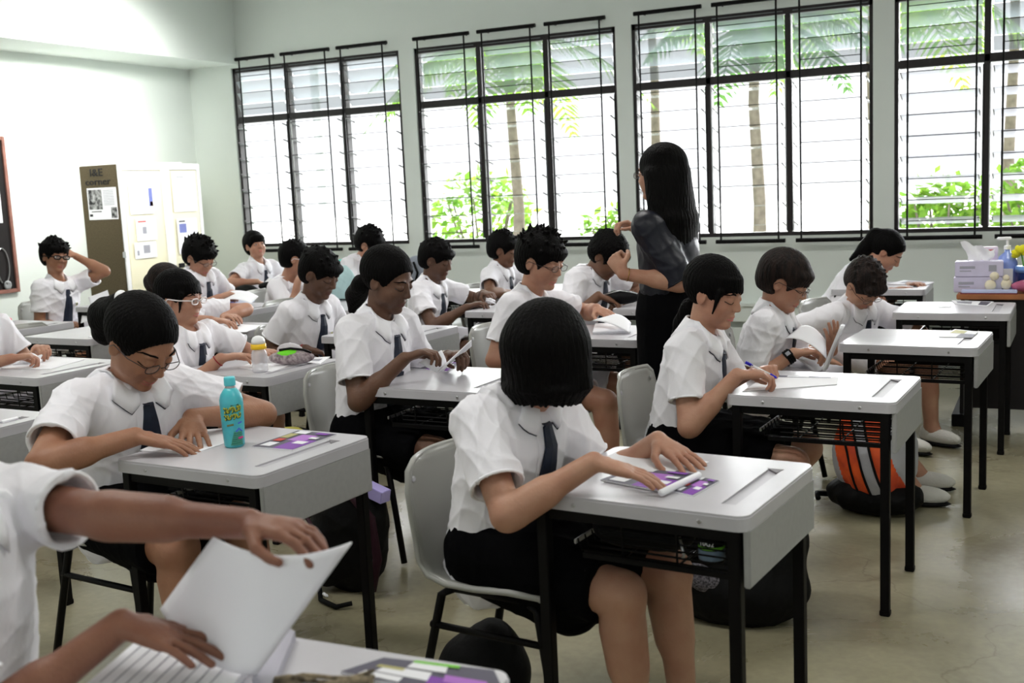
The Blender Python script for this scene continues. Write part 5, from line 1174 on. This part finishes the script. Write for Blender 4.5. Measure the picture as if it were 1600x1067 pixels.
c = at(550, 925, z=0); bg2 = blob('backpack', 'black and maroon backpack standing behind the desk with the turquoise bottle', 'bag', (c[0]-.03, c[1]+.05, 0), -.2, [((0, 0, .20), (.17, .11, .22), 0), ((.04, 0, .30), (.13, .10, .14), .05), ((-.06, -.08, .14), (.10, .06, .12), .03)], M_bagb, amp=.01, seed=43)
strap(bg2, [(.10, -.08, .40), (.17, -.05, .30), (.18, -.04, .15), (.15, -.05, .03)], .018, M_bagm, 'maroon_piping'); strap(bg2, [(-.05, -.12, .03), (.02, -.18, .012), (.12, -.2, .012), (.16, -.16, .02)], .009, M_bagb)
strap(bg2, [(-.10, -.12, .30), (-.02, -.15, .25), (.02, -.15, .16)], .008, M_bagm)
b = MB(); b.bevbox(-.06, .12, -.03, .02, .39, .435, .002, Matrix.Rotation(.22, 4, 'Y')); part('book_top', b, mat('lilac_book', (180, 170, 226), .5), bg2); b = MB(); b.tube([(.02, -.165, .03), (.05, -.175, .03)], .006, 6); part('buckle', b, M_white, bg2, True)
c = at(1362, 806, z=0); bg3 = thing('backpack', 'orange and silver backpack with a black base beside the chair on the right', 'bag', (c[0], c[1]+.08, 0), -.15)
F3 = Field((-.26, -.22, -.04), (.26, .22, .56), .007); F3.ell((0, 0, .24), np.eye(3), (.18, .12, .22), 0); F3.ell((.02, 0, .34), np.eye(3), (.14, .10, .14), .05); F3.ell((.02, -.09, .2), np.eye(3), (.10, .06, .13), .03)
V, Q = F3.mesh(1); V = V+vnormals(V, Q)*(folds(V, 44)*.009)[:, None]; V[:, 2] = np.maximum(V[:, 2], 0); cc = V[Q].mean(1); sl = cc[:, 0]+.32*(cc[:, 2]-.2)
reg = np.digitize(sl, [-.125, -.06, -.005, .05, .125]); reg[cc[:, 2] < .09] = 9; bv3 = BVHTree.FromPolygons(V.tolist(), Q.tolist())
for rg_, m_ in ((0, M_sil), (1, M_or), (2, M_or), (3, M_sil), (4, M_or), (5, M_sil), (9, M_bagb)):
    q_ = Q[reg == rg_]
    if len(q_) == 0: continue
    u_, iv = np.unique(q_, return_inverse=True); link('fabric_panel', np_mesh('fabric_panel', V[u_], iv.reshape(q_.shape), m_), bg3)
for x0 in (-.06, -.005, .05):
    pts_ = []
    for z_ in np.linspace(.08, .44, 14):
        r_ = bv3.ray_cast(Vector((x0-.32*(z_-.2), -.5, z_)), Vector((0, 1, 0)))
        if r_[0] is not None: pts_.append((r_[0][0], r_[0][1]-.002, r_[0][2]))
    b = MB(); b.tube(pts_, .0055, 6); part('zip', b, M_bagb, bg3, True)
Fb = Field((-.26, -.2, -.03), (.26, .2, .2), .008); Fb.ell((0, 0, .075), np.eye(3), (.205, .145, .085), 0); Vb, Qb = Fb.mesh(1); Vb = Vb+vnormals(Vb, Qb)*(folds(Vb, 9)*.008)[:, None]; Vb[:, 2] = np.maximum(Vb[:, 2], 0); link('black_base', np_mesh('black_base', Vb, Qb, M_bagb), bg3)
b = MB(); b.tube([(-.06, 0, .45), (-.03, 0, .50), (.04, 0, .50), (.07, 0, .45)], .009, 8); part('carry_handle', b, M_or, bg3, True); strap(bg3, [(-.2, .0, .05), (-.24, -.04, .06), (-.22, -.08, .05)], .012, M_bagb)
c = at(462, 668, z=.25); bg4 = blob('satchel', 'small black and olive yellow satchel on the floor between the desks', 'bag', (c[0], c[1], 0), .1, [((0, 0, .12), (.17, .09, .13), 0)], M_bagb, seed=45); b = MB(); b.ell((-.02, -.02, .18), (.13, .075, .078), None, 18, 8); part('yellow_flap', b, mat('olive_yellow', (196, 188, 90), .7), bg4, True)
c = at(525, 470, z=.72); tb_ = thing('tote_bag', 'pale teal cloth bag with a dark lower seam on a desk', 'bag', (c[0]+.02, c[1]+.02, .7205), .1)
Ft = Field((-.2, -.1, -.03), (.2, .1, .3), .007); Ft.ell((0, 0, .09), np.eye(3), (.12, .045, .13), 0); Ft.ell((.02, 0, .17), np.eye(3), (.10, .03, .08), .04); Vt, Qt = Ft.mesh(1); Vt = Vt+vnormals(Vt, Qt)*(folds(Vt, 3)*.01)[:, None]; Vt[:, 2] = np.maximum(Vt[:, 2], 0)
link('bag_body', np_mesh('bag_body', Vt, Qt, mat('pale_teal_cloth', (176, 206, 208), .85, bump=.3, bscale=30)), tb_); b = MB(); b.tube([(-.11, -.04, .012), (0, -.055, .012), (.11, -.04, .012)], .005, 6); part('dark_seam', b, M_black, tb_, True)
c = at(650, 440, z=.74); gb = blob('grey_rucksack', 'grey blue rucksack on a desk behind the boy in profile', 'bag', (c[0], c[1], .7205), .2, [((0, 0, .09), (.13, .09, .10), 0), ((.03, 0, .17), (.09, .07, .06), .04)], mat('grey_blue_nylon', (146, 152, 164), .6, bump=.3, bscale=30), seed=46); strap(gb, [(.02, -.09, .18), (.06, -.12, .1), (.03, -.11, .01)], .010, M_bagb)
chair(-3.95, 7.35, 0, 'grey chair under the window beside the small curly haired boy')
sd = desk('Z', -3.95+.12, 7.0, 0, 'grey desk carrying the grey blue rucksack')
c = at(972, 470, Y=6.22); pk = thing('black_pouch', 'black zipped pouch held open by the curly haired boy', 'pouch', (c[0], c[1]-.02, .735), .25)
b = MB(); b.ell((0, 0, .04), (.12, .055, .042), None, 20, 10); part('pouch_body', b, M_bagb, pk, True); b = MB(); b.tube([(-.10, -.03, .06), (0, -.03, .083), (.10, -.02, .062)], .004, 6); part('zip', b, M_steel, pk, True)
c = at(385, 455, Y=7.0); blob('backpack', 'black backpack hanging at the back row desk in front of the boy looking up', 'bag', (c[0], c[1], .45), .1, [((0, 0, .16), (.17, .10, .17), 0), ((.06, -.02, .10), (.14, .1, .1), .04)], M_bagb, seed=47)
c = at(418, 442, Y=7.1); b = MB(); b.ell((0, 0, 0), (.085, .05, .035), None, 16, 8); o = part('black_case', b, M_bagb, None, True); o.location = (c[0], c[1], .757); tag(o, 'black pencil case on the back row desk', 'pencil case')
# in the rack of the nearest right desk
dA = DESKS['A']; MA = Matrix.Translation((-.854, 2.615, 0)) @ Matrix.Rotation(-.098, 4, 'Z')
def inrack(name, label, cat, x, y, z, fn):
    p_ = MA @ Vector((x, y, z)); t = thing(name, label, cat, tuple(p_), -.098); fn(t); return t
def f1(t):
    F1 = Field((-.16, -.12, -.03), (.16, .12, .12), .006); F1.ell((0, 0, .04), np.eye(3), (.125, .075, .042), 0); F1.ell((-.04, 0, .04), np.eye(3), (.09, .08, .04), .02); F1.ell((.06, 0, .035), np.eye(3), (.07, .07, .036), .02)
    V, Q = F1.mesh(1); link('case_body', np_mesh('case_body', V, Q, M_bagb), t); b = MB(); b.tube([(-.11, -.03, .07), (0, -.035, .082), (.11, -.03, .068)], .0035, 6); part('zip', b, M_black, t, True)
    b = MB(); b.tube([(.115, -.05, .05), (.13, -.06, .01), (.125, -.06, -.0)], .004, 6); part('zip_pull', b, M_steel, t, True)
inrack('large_pencil_case', 'large black pencil case in the rack of the nearest right desk', 'pencil case', -.03, -.12, .577, f1)
def f2(t):
    part('bottle_body', MB().lathe([(0, 0), (.028, 0), (.03, .006), (.03, .06), (.026, .072), (0, .074)], 20), M_bagb, t, True); b = MB(); b.lathe([(.0302, .0), (.0308, .002), (.0308, .022), (.0302, .024)], 20, c=(0, 0, .01)); part('label_band', b, mat('slate_blue', (120, 140, 160), .5), t, True)
    b = MB(); b.lathe([(.0302, .0), (.0308, .001), (.0308, .006), (.0302, .007)], 20, c=(0, 0, .036)); part('green_band', b, IGn, t, True)
    me = text_mesh('10G2', .016, M_white, .0006); o_ = link('lettering', me, t, (0, -.0312, .047), (math.radians(90), 0, 0))
inrack('black_flask', 'small black flask with white lettering in the rack of the nearest right desk', 'flask', .165, -.17, .577, f2)
# marker letters on a desk panel
me = text_mesh('DE', .055, IK, .0004); o = link('lettering', me, DESKS['L'], (DW/2+.0045, -.14, DH-.125), (math.radians(90), 0, math.radians(90)))
# pink bag at the far left
c = at(6, 500, z=.742); b = MB(); b.ell((0, 0, 0), (.06, .04, .022), None, 16, 8); o = part('pink_pouch', b, mat('hot_pink', (236, 30, 100), .5), None, True); o.location = (c[0], c[1], .742); tag(o, 'hot pink pouch at the left edge', 'pouch')
desk('ZZ', -5.98, 4.95, -.05, 'grey desk at the left edge carrying the pink pouch')

# ------------------------------------------------------------------ thin the dense skins where they are flat
RAT = {'body': .36, 'shirt': .40, 'blouse': .5, 'shorts': .22, 'skirt': .28, 'hair': .62, 'bag_body': .5, 'black_base': .4}
todo = []
for o in list(COL.objects):
    if o.type == 'MESH' and o.name.split('.')[0] in RAT and len(o.data.polygons) > 3000:
        md = o.modifiers.new('thin', 'DECIMATE'); md.ratio = RAT[o.name.split('.')[0]]; todo.append(o)
dg = bpy.context.evaluated_depsgraph_get()
for o in todo:
    me = bpy.data.meshes.new_from_object(o.evaluated_get(dg)); me.name = o.data.name; old = o.data; o.modifiers.clear(); o.data = me
    if old.users == 0: bpy.data.meshes.remove(old)
